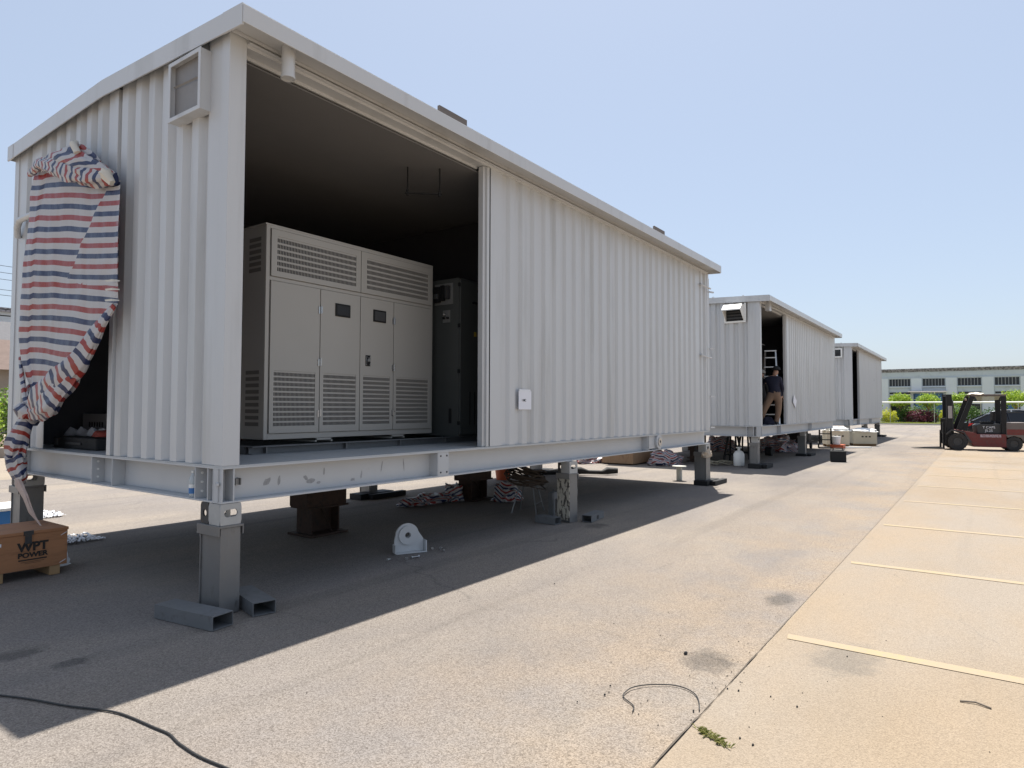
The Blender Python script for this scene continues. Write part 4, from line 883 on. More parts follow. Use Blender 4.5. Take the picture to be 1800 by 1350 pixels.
t = thing('hand_truck', 'black hand truck with a tall looped handle at the end of the middle container', 'hand truck', (27.4, .55, 0), math.radians(10))
MB().tube([(0, .22, .15), (-.05, .22, .9), (-.08, .16, 1.08), (-.08, 0, 1.12), (-.08, -.16, 1.08), (-.05, -.22, .9), (0, -.22, .15)], .035, 8).build('handle_frame', M_black, t, smooth=50)
for z in (.35, .6, .85): MB().bar((0, .2, z), (0, -.2, z), .04).build('cross_bar', M_black, t)
for y in (-.26, .26): MB().cyl((.05, y-.03, .13), (.05, y+.03, .13), .13, 16).build('wheel', M_rubber, t)
MB().box(-.35, .0, -.24, .24, .02, .05).build('toe_plate', M_black, t)
t = thing('white_bucket', 'white plastic bucket in front of the hand truck', 'bucket', (27.5, .15, .165)); MB().tube([(0,0,0), (0,0,.34)], [.15, .18], 16).build('bucket_body', M_white2, t, smooth=50)
tag(MB().box(27.25, 27.85, -.15, .35, .001, .16).build('red_tray', M_orange, bevel=.01), 'orange-red tray under the white bucket', 'tray')
t = thing('flat_cart', 'low black cart loaded with dark boxes under the middle container', 'cart')
MB().box(25.6, 27.0, .9, 1.9, .25, .32).build('deck', M_black, t)
for x in (25.8, 26.8):
    for y in (1.0, 1.8): MB().cyl((x, y-.04, .12), (x, y+.04, .12), .12, 14).build('wheel', M_rubber, t)
tag(MB().box(25.7, 26.3, 1.0, 1.7, .321, .80).build('dark_box', M_black, bevel=.02), 'larger black box on the low cart', 'box'); tag(MB().box(26.4, 26.9, 1.0, 1.6, .321, .62).build('dark_box', mat('dark_grey_plastic', (.04, .04, .045), .6), bevel=.02), 'smaller dark grey box on the low cart', 'box')
tag(MB().bar((27.9, -.1, .03), (28.6, -1.0, .03), .16, .04).build('plank', M_white2), 'pale flat plank on the ground in front of the cream crates', 'plank')
t = thing('blower', 'round black blower beside the slim leg', 'blower', (21.0, 1.2, 0)); MB().cyl((0, -.1, .16), (0, .12, .16), .155, 16).build('housing', M_black, t, smooth=40)

# ------------------------------------------------------------------ people in the middle container's doorway
def figure(name, label, loc, head, joints, mats_fn, mats):
    """joints: dict name->(x,y,z,r); one skin for the whole body. x towards viewer's right, y away"""
    vs = [joints[k][:3] for k in joints]; idx = {k: i for i, k in enumerate(joints)}
    E = [('pelvis','waist'), ('waist','chest'), ('chest','neck'), ('neck','head0'), ('head0','head1'), ('chest','ls'), ('ls','le'), ('le','lw'), ('lw','lh'), ('chest','rs'), ('rs','re'), ('re','rw'), ('rw','rh'),
         ('pelvis','lhip'), ('lhip','lk'), ('lk','la'), ('la','lt'), ('pelvis','rhip'), ('rhip','rk'), ('rk','ra'), ('ra','rt')]
    me = bpy.data.meshes.new(name); me.from_pydata(vs, [(idx[a], idx[b]) for a, b in E], []); o = bpy.data.objects.new(name, me); COL.objects.link(o)
    sk = o.modifiers.new('s', 'SKIN'); sk.use_smooth_shade = True
    for k, i in idx.items():
        r = joints[k][3]; me.skin_vertices[0].data[i].radius = (r, r*.85 if k in ('chest', 'waist', 'pelvis') else r); me.skin_vertices[0].data[i].use_root = (k == 'pelvis')
    sb = o.modifiers.new('d', 'SUBSURF'); sb.levels = 2; sb.render_levels = 2
    dg = bpy.context.evaluated_depsgraph_get(); nm = bpy.data.meshes.new_from_object(o.evaluated_get(dg)); bpy.data.objects.remove(o)
    for ma in mats: nm.materials.append(ma)
    for p in nm.polygons: p.material_index = mats_fn(p.center); p.use_smooth = True
    b = bpy.data.objects.new('body', nm); COL.objects.link(b)
    t = thing(name, label, 'person', loc, math.atan2(.25, .97)-PI/2); b.parent = t; return t
fin = lambda side, x, y, z: None
J = dict(pelvis=(.0, .0, .90, .155), waist=(-.02, .02, 1.05, .14), chest=(-.06, .10, 1.32, .19), neck=(-.02, .14, 1.48, .055), head0=(.03, .18, 1.55, .08), head1=(.05, .20, 1.66, .095),
         ls=(-.23, .12, 1.38, .075), le=(-.33, .32, 1.25, .055), lw=(-.30, .52, 1.28, .038), lh=(-.29, .60, 1.29, .04), rs=(.14, .06, 1.37, .075), re=(.22, .06, 1.10, .055), rw=(.20, .16, .88, .038), rh=(.20, .19, .80, .04),
         lhip=(-.11, .0, .86, .135), lk=(-.30, -.02, .46, .098), la=(-.41, .06, .08, .07), lt=(-.44, .20, .04, .05), rhip=(.09, .0, .86, .135), rk=(.10, .05, .46, .098), ra=(.04, .0, .08, .07), rt=(.04, .14, .04, .05))
def mf(p):
    if p.z < .10: return 3
    if p.z < .97 and abs(p.x-.2) > .045 or p.z < .78: return 1
    if p.z > 1.46 and -.15 < p.x < .25: return 2
    if (p.z < .86) or (p.y > .54): return 2
    return 0
t = figure('person', 'worker in a dark jacket, tan trousers and dark cap standing in the doorway', (17.75, .20, ZF), None, J, mf, [M_navy, M_tan, M_skin, M_dark])
def cap(t, x, y, z, r, ma):
    m_ = MB(); n = 14; vs = []; 
    for i in range(6):
        a = i/5*PI/2*.98
        for j in range(n): vs.append((x+r*math.cos(a)*math.cos(2*PI*j/n), y+r*1.1*math.cos(a)*math.sin(2*PI*j/n), z+r*math.sin(a)))
    m_.add(vs, [(i*n+j, i*n+(j+1) % n, (i+1)*n+(j+1) % n, (i+1)*n+j) for i in range(5) for j in range(n)])
    m_.box(x-.06, x+.06, y+r, y+r+.07, z, z+.012); m_.build('cap', ma, t, smooth=60)
cap(t, .05, .20, 1.655, .122, M_blk)
for side, (hx, hy, hz) in ((-1, (-.29, .60, 1.29)), (1, (.20, .19, .80))):
    f = MB()
    for k in range(4):
        d = Vector((0, .07, -.01)) if side < 0 else Vector((0, .02, -.07)); o_ = Vector((.018*(k-1.5), .03, 0)) if side < 0 else Vector((0, .018*(k-1.5), -.03))
        f.tube([Vector((hx, hy, hz))+o_, Vector((hx, hy, hz))+o_+d*.6, Vector((hx, hy, hz))+o_+d*.9+Vector((0, .01, -.02))], [.010, .009, .007], 6)
    f.tube([(hx+.03, hy, hz), (hx+.05, hy+.03, hz-.03)], [.011, .008], 6); f.build('fingers', M_skin, t, smooth=60)
J2 = {k: (v[0]*.9, v[1]*.8, v[2]*.97, v[3]) for k, v in J.items()}
t = figure('person', 'second worker in dark clothes partly hidden behind the first, wearing a pale cap', (18.35, .78, ZF), None, J2, lambda p: 2 if p.z > 1.43 else (1 if p.z < .9 else 0), [M_blk, M_blk, M_skin])
cap(t, .045, .16, 1.60, .118, mat('pale_cap', (.35, .33, .30), .9))
t = thing('step_ladder', 'aluminium stepladder standing behind the workers in the doorway', 'ladder', (18.9, .60, ZF), math.atan2(.25, .97)-PI/2)
for sx in (-1, 1):
    MB().bar((sx*.24, -.3, .001), (sx*.15, 0, 2.32), .045, .03).build('rail', M_alu, t); MB().bar((sx*.26, .45, .001), (sx*.17, .06, 2.25), .03, .025).build('rear_leg', M_alu, t)
for k in range(7): z = .3+.30*k; MB().bar((-.24+.011*k, -.3+.039*(k+1), z), (.24-.011*k, -.3+.039*(k+1), z), .05, .03).build('tread', M_alu, t)
MB().box(-.18, .18, -.05, .09, 2.30, 2.335).build('top_cap', M_alu, t)
tag(MB().bar((16.3, 1.6, 4.15), (18.6, 1.5, 4.05), .10, .10).bar((18.1, .9, 3.72), (19.4, .9, 3.72), .03).build('ceiling_tray', mat('tray_white', (.6, .6, .6), .5)), 'white cable tray under the ceiling of the middle container', 'cable tray')
tag(crumple_box('blue_bag', M_navy, None, (17.75, .42, ZF+.003), (.20, .2, .22), .3, 9), 'dark blue bag on the doorway floor between the worker\'s feet', 'bag')

# ------------------------------------------------------------------ forklift (local x forward, y to its left)
t = thing('forklift', 'old dull red and black forklift truck seen from its left side', 'forklift', (29.35, -4.02, 0), math.radians(101))
def wheel(nm, x, y, r, w_, par, hub=M_dark):
    o = MB().ring((x, y, r), (0, 1, 0), r*.5, r, w_, 28).build('wheel', M_rubber, par, smooth=35, bevel=.02)
    MB().cyl((x, y-w_*.35, r), (x, y+w_*.35, r), r*.52, 20).ring((x, y+w_*.3, r), (0, 1, 0), r*.3, r*.42, w_*.3, 20).build('rim', hub, o, smooth=40)
    tr = MB()
    for k in range(22):
        a = 2*PI*k/22; tr.box(-.012, .012, -w_/2+.01, w_/2-.01, r-.004, r+.010, 0, Matrix.Translation((x, y, r)) @ Matrix.Rotation(a, 4, 'Y'))
    tr.build('tread', M_rubber, o); return o
for y in (-.05, -1.0): wheel('front', 0, y, .34, .24, t)
for y in (-.09, -.95): wheel('rear', -1.87, y, .28, .18, t)
fy = lambda u, v, w: (u, w, v)
MB().prism([(-.30, .62), (.1, .80), (-.02, .82), (-.62, .70), (-.66, .66), (-1.62, .66), (-1.62, .14), (-.52, .14), (-.42, .40)][::1], fy, -1.08, .02).build('chassis', M_red, t, bevel=.015)
MB().prism([(-.42, .30), (-.20, .70), (.20, .78), (.38, .60), (.40, .66), (.20, .83), (-.22, .75), (-.48, .32)], fy, -.20, .06).build('mudguard', M_dark, t)
MB().prism([(-.70, .665), (-.66, 1.0), (-.76, 1.06), (-1.60, 1.06), (-1.62, .665)], fy, -.95, -.12).build('engine_hood', mat('hood_black', (.035, .035, .035), .6, 0, .2, 6, .1, 30, (.2, .19, .17), (.66, .72)), t, bevel=.02)
text('side_lettering', 'T CAPS\nJ5.25', M_paper, t, .13, Matrix.Translation((-1.08, -.112, .88)) @ Matrix.Rotation(PI, 4, 'Z') @ Matrix.Rotation(PI/2, 4, 'X'), 0)
MB().prism([(-1.63, 1.12), (-1.63, .66), (-1.60, .64), (-1.66, .52), (-1.87, .60), (-2.10, .52), (-2.22, .30), (-2.52, .34), (-2.58, .72), (-2.52, 1.02), (-2.30, 1.13)], fy, -1.03, .0).build('counterweight', M_grey, t, bevel=.03)
MB().prism([(-1.64, .86), (-2.26, .86), (-2.26, .64), (-1.64, .64)], fy, .0015, .006).build('red_band', M_red, t)
box('sticker', mat('worn_sticker', (.45, .36, .38), .6, 0, .3, 9, .1, 30, (.2, .08, .08), (.5, .6)), t, -1.45, -.76, .022, .025, .53, .64)
# seat and controls
MB().box(-1.30, -.90, -.78, -.30, 1.061, 1.16).box(-1.36, -1.26, -.78, -.30, 1.16, 1.55).build('seat', M_black, t, bevel=.03)
MB().tube([(-.30, -.54, .78), (-.48, -.54, 1.18)], .03, 8).ring((-.50, -.54, 1.20), (-.45, 0, 1), .15, .18, .03, 20).build('steering_wheel', M_black, t, smooth=40)
MB().prism([(-.10, .80), (-.34, .80), (-.42, 1.08), (-.28, 1.10)], fy, -.95, -.12).build('dashboard', M_black, t)
for k in range(3): MB().tube([(-.40, -.20-.06*k, 1.0), (-.48, -.20-.06*k, 1.28)], .01, 6).build('lever', M_chrome, t)
# overhead guard
for y in (-.99, -.07):
    MB().bar((-.04, y, .74), (-.54, y, 2.17), .06, .17).build('front_post', M_black, t, bevel=.01)
    MB().box(-1.66, -1.48, y-.03, y+.03, .67, 2.17).build('rear_post', M_black, t, bevel=.01)
    MB().box(-1.66, -.50, y-.03, y+.03, 2.171, 2.22).build('roof_rail', M_grey, t)
for k in range(7): MB().box(-.62-.16*k, -.58-.16*k, -.96, -.10, 2.175, 2.21).build('roof_bar', M_grey, t)
MB().box(-1.7, -.48, -1.05, -.01, 2.222, 2.245).build('roof_sheet', mat('brown_sheet', (.20, .14, .10), .7), t)
crumple_box('rolled_cloth', mat('dusty_white_cloth', (.6, .56, .48), .9), t, (-.72, -.35, 2.24), (.28, .38, .09), .3, 3)
MB().add([(-.62, -.02, 2.17), (-1.46, -.02, 2.17), (-1.40, -.02, 2.03), (-1.05, -.02, 1.97), (-.70, -.02, 1.99)], [(0,1,2,3,4)]).build('hanging_film', mat('smoky_film', (.30, .27, .16), .4, alpha=.75), t)
# mast, carriage, forks
for y in (-.95, -.10):
    for dx, w_ in ((.16, .07), (.26, .06)): MB().box(dx, dx+w_+.03, y-.05, y+.05, .12, 2.25).build('mast_rail', M_black, t)
for z in (.35, 1.2, 2.16): MB().box(.17, .33, -.90, -.15, z, z+.09).build('mast_cross_bar', M_black, t)
MB().cyl((.12, -.80, .3), (.12, -.80, 2.0), .045, 12).cyl((.12, -.25, .3), (.12, -.25, 2.0), .045, 12).build('lift_cylinder', M_dark, t, smooth=40)
MB().box(.16, .30, -.04, -.02, 1.28, 1.78).build('warning_plate', mat('plate_grey', (.35, .32, .31), .6, 0, .3, 14), t)
for y in (-.70, -.35): MB().tube([(.10, y, 2.05), (.09, y, 1.2), (.20, y, .6)], .014, 6).build('mast_chain', M_dark, t)
MB().tube([(.05, -.55, 2.0), (-.02, -.5, 1.4), (.10, -.45, .9)], .018, 6).build('hydraulic_hose', M_cable, t, smooth=50)
for y in (-.94, -.12): MB().cyl((-.50, y, 2.05), (-.43, y, 2.06), .055, 12).build('work_lamp', M_chrome, t)
MB().box(-2.585, -2.50, -.90, -.80, .90, .98).build('rear_lamp', M_lamp, t)
cr = MB()
for z in (.22, .62): cr.box(.37, .42, -1.05, .0, z, z+.10)
for y in (-1.04, -.76, -.51, -.27, -.03): cr.box(.38, .42, y, y+.035, .32, 1.24)
cr.box(.38, .42, -1.05, .0, 1.24, 1.28); cr.build('carriage', M_black, t)
for y in (-.92, -.22): MB().prism([(.43, 1.10 if y > -.5 else .78), (.48, 1.10 if y > -.5 else .78), (.49, .085), (1.52, .03), (1.52, .02), (.43, .02)], fy, y, y+.12).build('fork', M_black, t)

# ------------------------------------------------------------------ parked cars (local x forward, 0 = rear bumper)
def car(name, label, loc, rz, paint, ln=4.6, h=1.48, w_=1.78, suv=False):
    t = thing(name, label, 'car', loc, rz, 'cars parked beyond the forklift')
    hw = w_/2; gh = .20
    if suv: ST = [(0, .35, .95, .86), (.12, .28, 1.0, .94), (.6, .22, 1.02, 1), (2.3, .2, 1.0, 1), (3.3, .2, .98, 1), (4.3, .25, .80, .92), (4.6, .32, .62, .78)]
    else: ST = [(0, .40, .80, .80), (.08, .32, .95, .90), (.35, .24, 1.0, .96), (1.0, .2, .98, 1), (2.3, .2, .94, 1), (3.3, .2, .93, 1), (3.9, .22, .84, .96), (4.4, .26, .70, .88), (4.6, .34, .56, .76)]
    n = 10; vs = []
    for x, z0, z1, k in ST:
        W_ = hw*k; m_ = (z0+z1)/2
        for (a, b) in ((-.8, z0), (-.97, z0+.08), (-1, m_), (-.97, z1-.10), (-.86, z1), (.86, z1), (.97, z1-.10), (1, m_), (.97, z0+.08), (.8, z0)): vs.append((x*ln/4.6, a*W_, b))
    fs = [(i*n+j, i*n+(j+1) % n, (i+1)*n+(j+1) % n, (i+1)*n+j) for i in range(len(ST)-1) for j in range(n)] + [tuple(range(n)), tuple(range((len(ST)-1)*n, len(ST)*n))]
    MB().add(vs, fs).build('body', paint, t, smooth=35)
    if suv: GP = [(.10, 1.0), (.35, h-.12), (.6, h-.02), (2.4, h), (2.75, h-.10), (3.55, .98)]
    else: GP = [(.32, .99), (1.05, h-.14), (1.5, h-.02), (2.3, h), (2.7, h-.05), (3.6, .93)]
    vs = []
    for (x, z) in GP:
        f = (z-.95)/(h-.95); W_ = hw*(.93-.22*max(0, f)); vs += [(x, -W_, z), (x, W_, z)]
    bs_ = [(x, s*hw*.93, .93) for x, z in GP for s in (-1, 1)]; k = len(GP); g = MB(); g.add(vs+bs_, [(2*i, 2*i+1, 2*i+3, 2*i+2) for i in range(k-1)] + [(2*i, 2*i+2, 2*k+2*i+2, 2*k+2*i) for i in range(k-1)] + [(2*i+1, 2*k+2*i+1, 2*k+2*i+3, 2*i+3) for i in range(k-1)])
    g.build('windows', M_glass, t, smooth=30)
    r = MB(); q = [i for i, p in enumerate(GP) if p[1] > h-.16]; 
    pts = [(GP[i][0], GP[i][1]+.012) for i in q]; W_ = hw*.73
    r.add([(x, s*W_, z) for x, z in pts for s in (-1, 1)] + [(x, s*W_, z-.05) for x, z in pts for s in (-1, 1)], [(2*i, 2*i+1, 2*i+3, 2*i+2) for i in range(len(pts)-1)] + [(2*i, 2*i+2, 2*len(pts)+2*i+2, 2*len(pts)+2*i) for i in range(len(pts)-1)] + [(2*i+1, 2*i+3, 2*len(pts)+2*i+3, 2*len(pts)+2*i+1) for i in range(len(pts)-1)]); r.build('roof', paint, t, smooth=40)
    for s in (-1, 1):
        for i in (0, len(GP)-2):
            a, b = GP[i], GP[i+1]; fa, fb = (a[1]-.95)/(h-.95), (b[1]-.95)/(h-.95)
            MB().bar((a[0], s*hw*(.94-.22*max(0, fa)), a[1]), (b[0], s*hw*(.94-.22*fb), b[1]+.01), .07, .05).build('pillar', paint, t)
        MB().bar((2.0, s*hw*.935, .94), (1.9, s*hw*.74, h-.03), .07, .03).build('pillar', paint, t)
        MB().prism([(.02, .72), (.04, .92), (.45, .94), (.30, .80)], fy, s*hw*.93-.02, s*hw*.93+.04).build('tail_lamp', M_lamp, t, bevel=.01)
        MB().box(3.0, 3.15, s*(hw-.02), s*(hw+.17), .95, 1.07).build('mirror', paint, t) if s > 0 else MB().box(3.0, 3.15, -hw-.17, -hw+.02, .95, 1.07).build('mirror', paint, t)
        for x in (.85, 3.65):
            o = MB().ring((x, s*(hw-.09), .32), (0, 1, 0), .2, .32, .2, 22).build('wheel', M_rubber, t, smooth=40); MB().cyl((x, s*(hw-.09)-.08, .32), (x, s*(hw-.09)+.08, .32), .205, 16).build('rim', M_alu, o)
            MB().ring((x, s*(hw-.10), .33), (0, 1, 0), .33, .39, .205, 22).build('wheel_arch', M_black, t)
    MB().box(-.03, .0, -hw*.7, hw*.7, .34, .42).build('bumper_trim', M_black, t)
    return t
car('parked_car', 'black saloon car with a red tail lamp parked right behind the forklift', (39.6, -3.95, 0), math.radians(-84), M_carblk, h=1.52)
car('parked_car', 'pale car parked behind the black saloon, its white roof showing above', (46.5, -4.3, 0), math.radians(-86), M_carwht, h=1.66)
car('parked_car', 'silver-blue car behind the black saloon at the right edge', (44.2, -6.7, 0), math.radians(-80), M_blue2, h=1.64)

# ------------------------------------------------------------------ far building, garden, barrier pipe
FX = 99.0
t = thing('factory_building', 'long pale blue-grey two-storey factory building with rows of barred windows', 'building')
YA, YB = -32.0, 18.0
MB().box(FX, FX+18, YA, YB, 0, 6.9).build('wall', M_facade, t)
MB().box(FX-.25, FX+18.2, YA-.2, YB+.2, 6.9, 7.06).build('roof_edge', M_peel, t); MB().box(FX-.06, FX-.005, YA, YB, 6.62, 6.9).build('peeling_band', M_peel, t)
MB().box(FX-.10, FX-.005, YA, YB, 5.78, 5.90).build('string_course', M_facade, t)
per = 3.83; ys_ = [1.44-2.43/2*0 + per*k for k in range(-8, 5)]
for k, y1 in enumerate(ys_):
    y0 = y1-2.43
    f = MB().plate([(y0-.06, 4.69), (y1+.06, 4.69), (y1+.06, 5.76), (y0-.06, 5.76)], [(y0, 4.75), (y1, 4.75), (y1, 5.70), (y0, 5.70)], lambda u, v, w: (FX-.05+w, u, v), .045).build('window', M_facade, t)
    MB().box(FX-.012, FX-.004, y0, y1, 4.75, 5.70).build('pane', M_glass, f)
    bars = MB()
    for j in range(1, 7): yy = y0+j*2.43/7; bars.box(FX-.045, FX-.013, yy-.03, yy+.03, 4.75, 5.70)
    bars.build('mullion', mat('grey_mullion', (.30, .31, .32), .6), f)
    MB().box(FX-.22, FX-.005, y0-.1, y1+.1, 4.58, 4.68).build('window_sill', M_pil, t)
    MB().box(FX-.14, FX-.005, y1+.10, y1+1.30, 4.12 if abs(y1-1.44) < .1 else 0, 5.775).build('pilaster', M_pil, t)
    if abs(y1-1.44) < .1:
        d = box('garage_door', M_blue, t, FX-.10, FX-.02, -.81, 2.5, .0, 3.75)
        for j in range(4): box('door_post', mat('dark_blue_frame', (.03, .06, .13), .6), d, FX-.14, FX-.101, -.81+j*1.05, -.70+j*1.05, 0, 3.75)
        MB().prism([(FX-1.5, 3.92), (FX-.15, 4.02), (FX-.15, 4.10), (FX-1.5, 3.98)], lambda u, v, w: (u, w, v), -1.2, 3.0).build('canopy', M_canopy, t)
    else:
        f = MB().plate([(y0-.06, .9), (y1+.06, .9), (y1+.06, 4.0), (y0-.06, 4.0)], [(y0, 1.0), (y1, 1.0), (y1, 3.95), (y0, 3.95)], lambda u, v, w: (FX-.05+w, u, v), .045).build('window', M_facade, t)
        MB().box(FX-.012, FX-.004, y0, y1, 1.0, 3.95).build('pane', M_glass, f)
        MB().box(FX-.045, FX-.013, y0, y1, 3.55, 3.66).box(FX-.045, FX-.013, y0, y1, 2.4, 2.48).build('transom', M_pil, f)
        if k % 2 == 0: box('shutter', M_blue, t, FX-.08, FX-.051, y0+.1, y0+1.2, .95, 2.9)
MB().box(FX-.4, FX, YA, YB, 0, .35).build('plinth', M_facade, t)
sheet('lawn_strip', [(80.2, -30), (93, -30), (93, 14), (80.2, 14)], .10, mat('lawn_soil', (.20, .22, .06), .95, 0, .3, 2), 'structure')
MB().box(80.0, 80.2, -30, 14, .0, .14).build('kerb', M_conc, kind='structure')
def foliage(name, blobs, n, ls, lm, par, seed, kind=None):
    R = random.Random(seed); vs = []; fs = []; tot = sum(b[3]*b[4]*b[5] for b in blobs)
    for (cx, cy, cz, rx, ry, rz) in blobs:
        for _ in range(int(n*rx*ry*rz/tot)+1):
            d = Vector((R.gauss(0, 1), R.gauss(0, 1), R.gauss(0, 1))).normalized(); rad = R.random()**.38
            k = 1 + .35*nz(d.x*2.2+seed, d.y*2.2, d.z*2.2)+.18*nz(d.x*5, d.y*5+seed, d.z*5)
            if nz(d.x*3.1+seed, d.y*3.1, d.z*3.1+rad*2) < -.30: continue
            p = Vector((cx+d.x*rx*rad*k, cy+d.y*ry*rad*k, cz+d.z*rz*rad*k))
            if p.z < .02: continue
            a = Vector((R.gauss(0, 1), R.gauss(0, 1), R.gauss(0, .6))).normalized(); b = a.cross(Vector((R.gauss(0, 1), R.gauss(0, 1), R.gauss(0, 1)))).normalized(); s = ls*R.uniform(.6, 1.4)
            i = len(vs); vs += [p-a*s, p+b*s*.5, p+a*s, p-b*s*.5]; fs.append((i, i+1, i+2, i+3))
    return MB().add(vs, fs).build(name, lm, par, kind=kind)
def tree(x, y, zc, r, h0, label, lm, seed, grp='round clipped trees in front of the factory', n=2600, ls=.10):
    t = thing('round_tree', label, 'tree', (x, y, 0), 0, grp)
    MB().tube([(0, 0, .05), (.03, .02, zc-r*.9), (.0, .05, zc-.1)], [.09, .07, .04], 8).build('trunk', M_wood, t)
    b = MB()
    for k in range(6): a = k*1.05+seed; b.tube([(0, .03, zc-r*.95), (.5*r*math.cos(a), .5*r*math.sin(a), zc-.1), (.8*r*math.cos(a), .8*r*math.sin(a), zc+.2)], [.04, .025, .01], 5)
    b.build('branches', M_wood, t)
    foliage('crown', [(0, 0, zc, r, r, r*.75)] + [(r*.55*math.cos(a+seed), r*.55*math.sin(a+seed), zc+r*.15*math.sin(a*3), r*.55, r*.55, r*.5) for a in (0, 1.3, 2.5, 3.8, 5.1)], n, ls, lm, t, seed)
for i, (y, zt, r, lab) in enumerate(((3.1, 3.65, 1.15, 'left round lime-green tree in front of the factory'), (.25, 3.65, 1.2, 'second round tree, in front of the blue garage doors'), (-2.9, 3.6, 1.0, 'small round tree seen behind the forklift mast'), (-7.9, 3.95, 1.35, 'largest round tree at the right edge'), (6.0, 3.0, 1.0, 'round tree half hidden behind the farthest container'))):
    tree(88.5, y, zt-r*.78, r, 0, lab, L_lime, i*5+2)
def bush(x, y, rx, ry, rz, lab, lm, seed, n=1800, nm='bush', ls=.09):
    t = thing(nm, lab, 'bush', (x, y, .1), 0, 'bushes on the lawn strip'); foliage('leaves', [(0, 0, rz*.55, rx, ry, rz*.8), (0, ry*.4, rz*.5, rx*.7, ry*.6, rz*.7), (0, -ry*.4, rz*.45, rx*.7, ry*.6, rz*.7)], n, ls, lm, t, seed)
    s = MB()
    for k in range(5): s.tube([(0, .1*k-.2, 0), (.1*nz(k), (.1*k-.2)*2, rz*.6)], [.03, .01], 5)
    s.build('stems', M_wood, t)
bush(86.5, 4.2, .9, .95, 1.25, 'bright yellow-green bush at the left end of the lawn', L_yellow, 3)
bush(88.0, 2.8, .8, .85, 1.35, 'dark green rounded bush next to the yellow-green one', L_green, 5)
bush(87.5, .9, 1.0, 1.8, 1.25, 'long purple-red hedge in the middle of the lawn', L_purple, 7, 3600)
bush(89.8, .9, .9, 2.4, 1.6, 'green hedge behind the purple-red one', L_mid, 8, 3200)
bush(87.0, -1.5, .8, .7, 1.2, 'small yellow bush left of the forklift mast', L_yellow, 9)
bush(86.0, -2.6, .9, .9, 1.7, 'mixed green bush seen through the forklift frame', L_mid, 11); bush(85.0, -3.9, .9, 1.0, 1.5, 'green bush behind the forklift pillar', L_green, 13)
bush(86.0, -6.5, 1.0, 2.0, 1.4, 'long green hedge behind the cars', L_green, 15, 3000)
bush(86.0, 6.5, 1.0, 1.4, 1.6, 'dark hedge mostly hidden behind the farthest container', L_green, 16)
mb = MB()
for i in range(5000):
    x = random.uniform(80.3, 87); y = random.uniform(-9, 7); a = random.uniform(0, 2*PI); h = random.uniform(.05, .14); mb.add([(x-.03*math.cos(a), y-.03*math.sin(a), .1), (x+.03*math.cos(a), y+.03*math.sin(a), .1), (x+.03*nz(i), y, .1+h)], [(0,1,2)])
o = mb.build('lawn_grass', leafmat('lawn_leaves', (.22, .28, .05), (.42, .42, .12)), kind='stuff')
t = thing('overhead_pipe', 'long white pipe carried on thin posts in front of the garden trees', 'pipe')
MB().cyl((82.5, -14, 2.42), (82.5, 12, 2.46), .085, 12).build('pipe_run', M_white2, t, smooth=40)
for y in (-12, -7.9, -4.75, -.6, 3.6, 7.8): MB().cyl((82.5, y, .1), (82.5, y, 2.35), .03, 8).build('post', mat('pale_post2', (.45, .45, .40), .6), t)

# ------------------------------------------------------------------ far left background
t = thing('white_house', 'pale two-storey house with a grey tiled roof beyond the left hedge', 'house', (0, 0, 0))
MB().box(9.5, 17.5, 54, 62, 0, 6.3).build('wall', mat('dirty_white_wall', (.50, .52, .55), .85, 0, .2, .8), t)
MB().prism([(53.3, 6.2), (58, 8.4), (62.7, 6.2)], lambda u, v, w: (w, u, v), 9.0, 18).build('roof', M_tile, t)
for x in (10.2, 12.4, 14.6):
    for z in (1.4, 4.2): f = box('window', M_white2, t, x, x+1.3, 53.93, 53.99, z, z+1.3); box('pane', M_glass, f, x+.08, x+1.22, 53.90, 53.925, z+.08, z+1.22)
t = thing('old_house', 'low dark-roofed house in front of the white one at the left edge', 'house')
MB().box(9.8, 16, 46, 52, 0, 4.2).build('wall', M_brick, t); MB().prism([(45.2, 4.0), (49, 6.2), (52.8, 4.0)], lambda u, v, w: (w, u, v), 9.2, 16.6).build('roof', mat('brown_tile', (.14, .10, .085), .9, 0, .3, 3), t)
for x in (10.4, 12.6, 14.4): f = box('window', M_white2, t, x, x+1.1, 45.93, 45.99, 1.6, 2.9); box('pane', M_glass, f, x+.08, x+1.02, 45.90, 45.925, 1.68, 2.82)
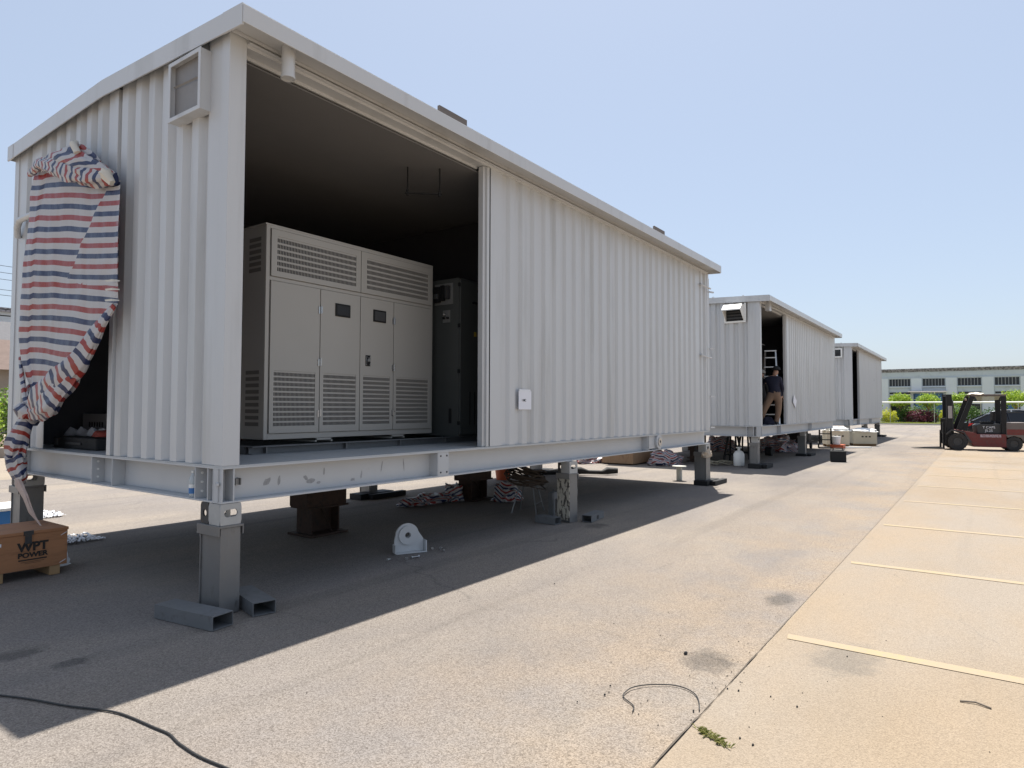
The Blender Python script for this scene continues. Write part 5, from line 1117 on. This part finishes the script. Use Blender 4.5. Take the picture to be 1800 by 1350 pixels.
t = thing('workshop_building', 'tall grey shed block far behind the houses at the left edge', 'building'); MB().box(12, 26, 70, 82, 0, 10.6).build('wall', M_facade, t); MB().box(11.7, 26.3, 69.7, 82.3, 10.6, 11.0).build('roof_edge', M_peel, t)
for x in (13, 16, 19, 22):
    for z in (2, 5, 8): box('window', M_glass, t, x, x+1.6, 69.95, 69.99, z, z+1.3)
for i, (x, y, s, lm, lab) in enumerate(((4.3, 22.8, 1.5, L_lime, 'bright green shrub at the left edge, nearest of the hedge'), (6.6, 24.4, 1.7, L_mid, 'second shrub of the left hedge, largely behind the container'), (3.6, 26.5, 1.9, L_mid, 'taller shrub behind the left hedge'), (6.2, 30.0, 1.7, L_green, 'darker shrub further back in the left hedge'))):
    t = thing('hedge_shrub', lab, 'shrub', (x, y, 0), 0, 'shrubs beyond the yard on the left'); foliage('leaves', [(0, 0, s*.7, s*.75, s*.75, s*.75), (.4, .1, s*1.0, s*.5, s*.5, s*.5), (-.4, 0, s*.9, s*.5, s*.5, s*.5)], 5200, .06, lm, t, 60+i)
    st_ = MB()
    for k in range(7): st_.tube([(0, 0, 0), (.3*math.cos(k), .3*math.sin(k), s*.6), (.7*math.cos(k), .7*math.sin(k), s*1.1)], [.04, .025, .01], 5)
    st_.build('stems', M_wood, t)
tag(MB().box(-6, 20, 20.8, 21.1, 0, .32).build('low_wall', M_brick, bevel=.01), 'low brown wall along the foot of the left hedge', 'wall')
sheet('planting_bed', [(-6, 21.1), (20, 21.1), (20, 34), (-6, 34)], .05, M_soil)
t = thing('power_line', 'thin power lines strung between poles at the left edge of the sky', 'power line')
for (x, y) in ((-4, 60), (40, 58)): MB().cyl((x, y, 0), (x, y, 14), .16, 10).build('pole', M_conc, t); 
for (x, y) in ((-4, 60), (40, 58)): MB().box(x-.08, x+.08, y-1.2, y+1.2, 12.2, 12.35).build('cross_arm', M_dark, t)
for i, (z, r) in enumerate(((14.0, .02), (13.5, .02), (13.0, .02), (12.2, .02), (11.8, .02), (10.7, .05), (10.2, .06))):
    MB().tube([(lerp(-4, 40, k/16), 60-2*k/16+.3*i, z-1.0*math.sin(PI*k/16)) for k in range(17)], r, 5).build('wire', M_cable, t)
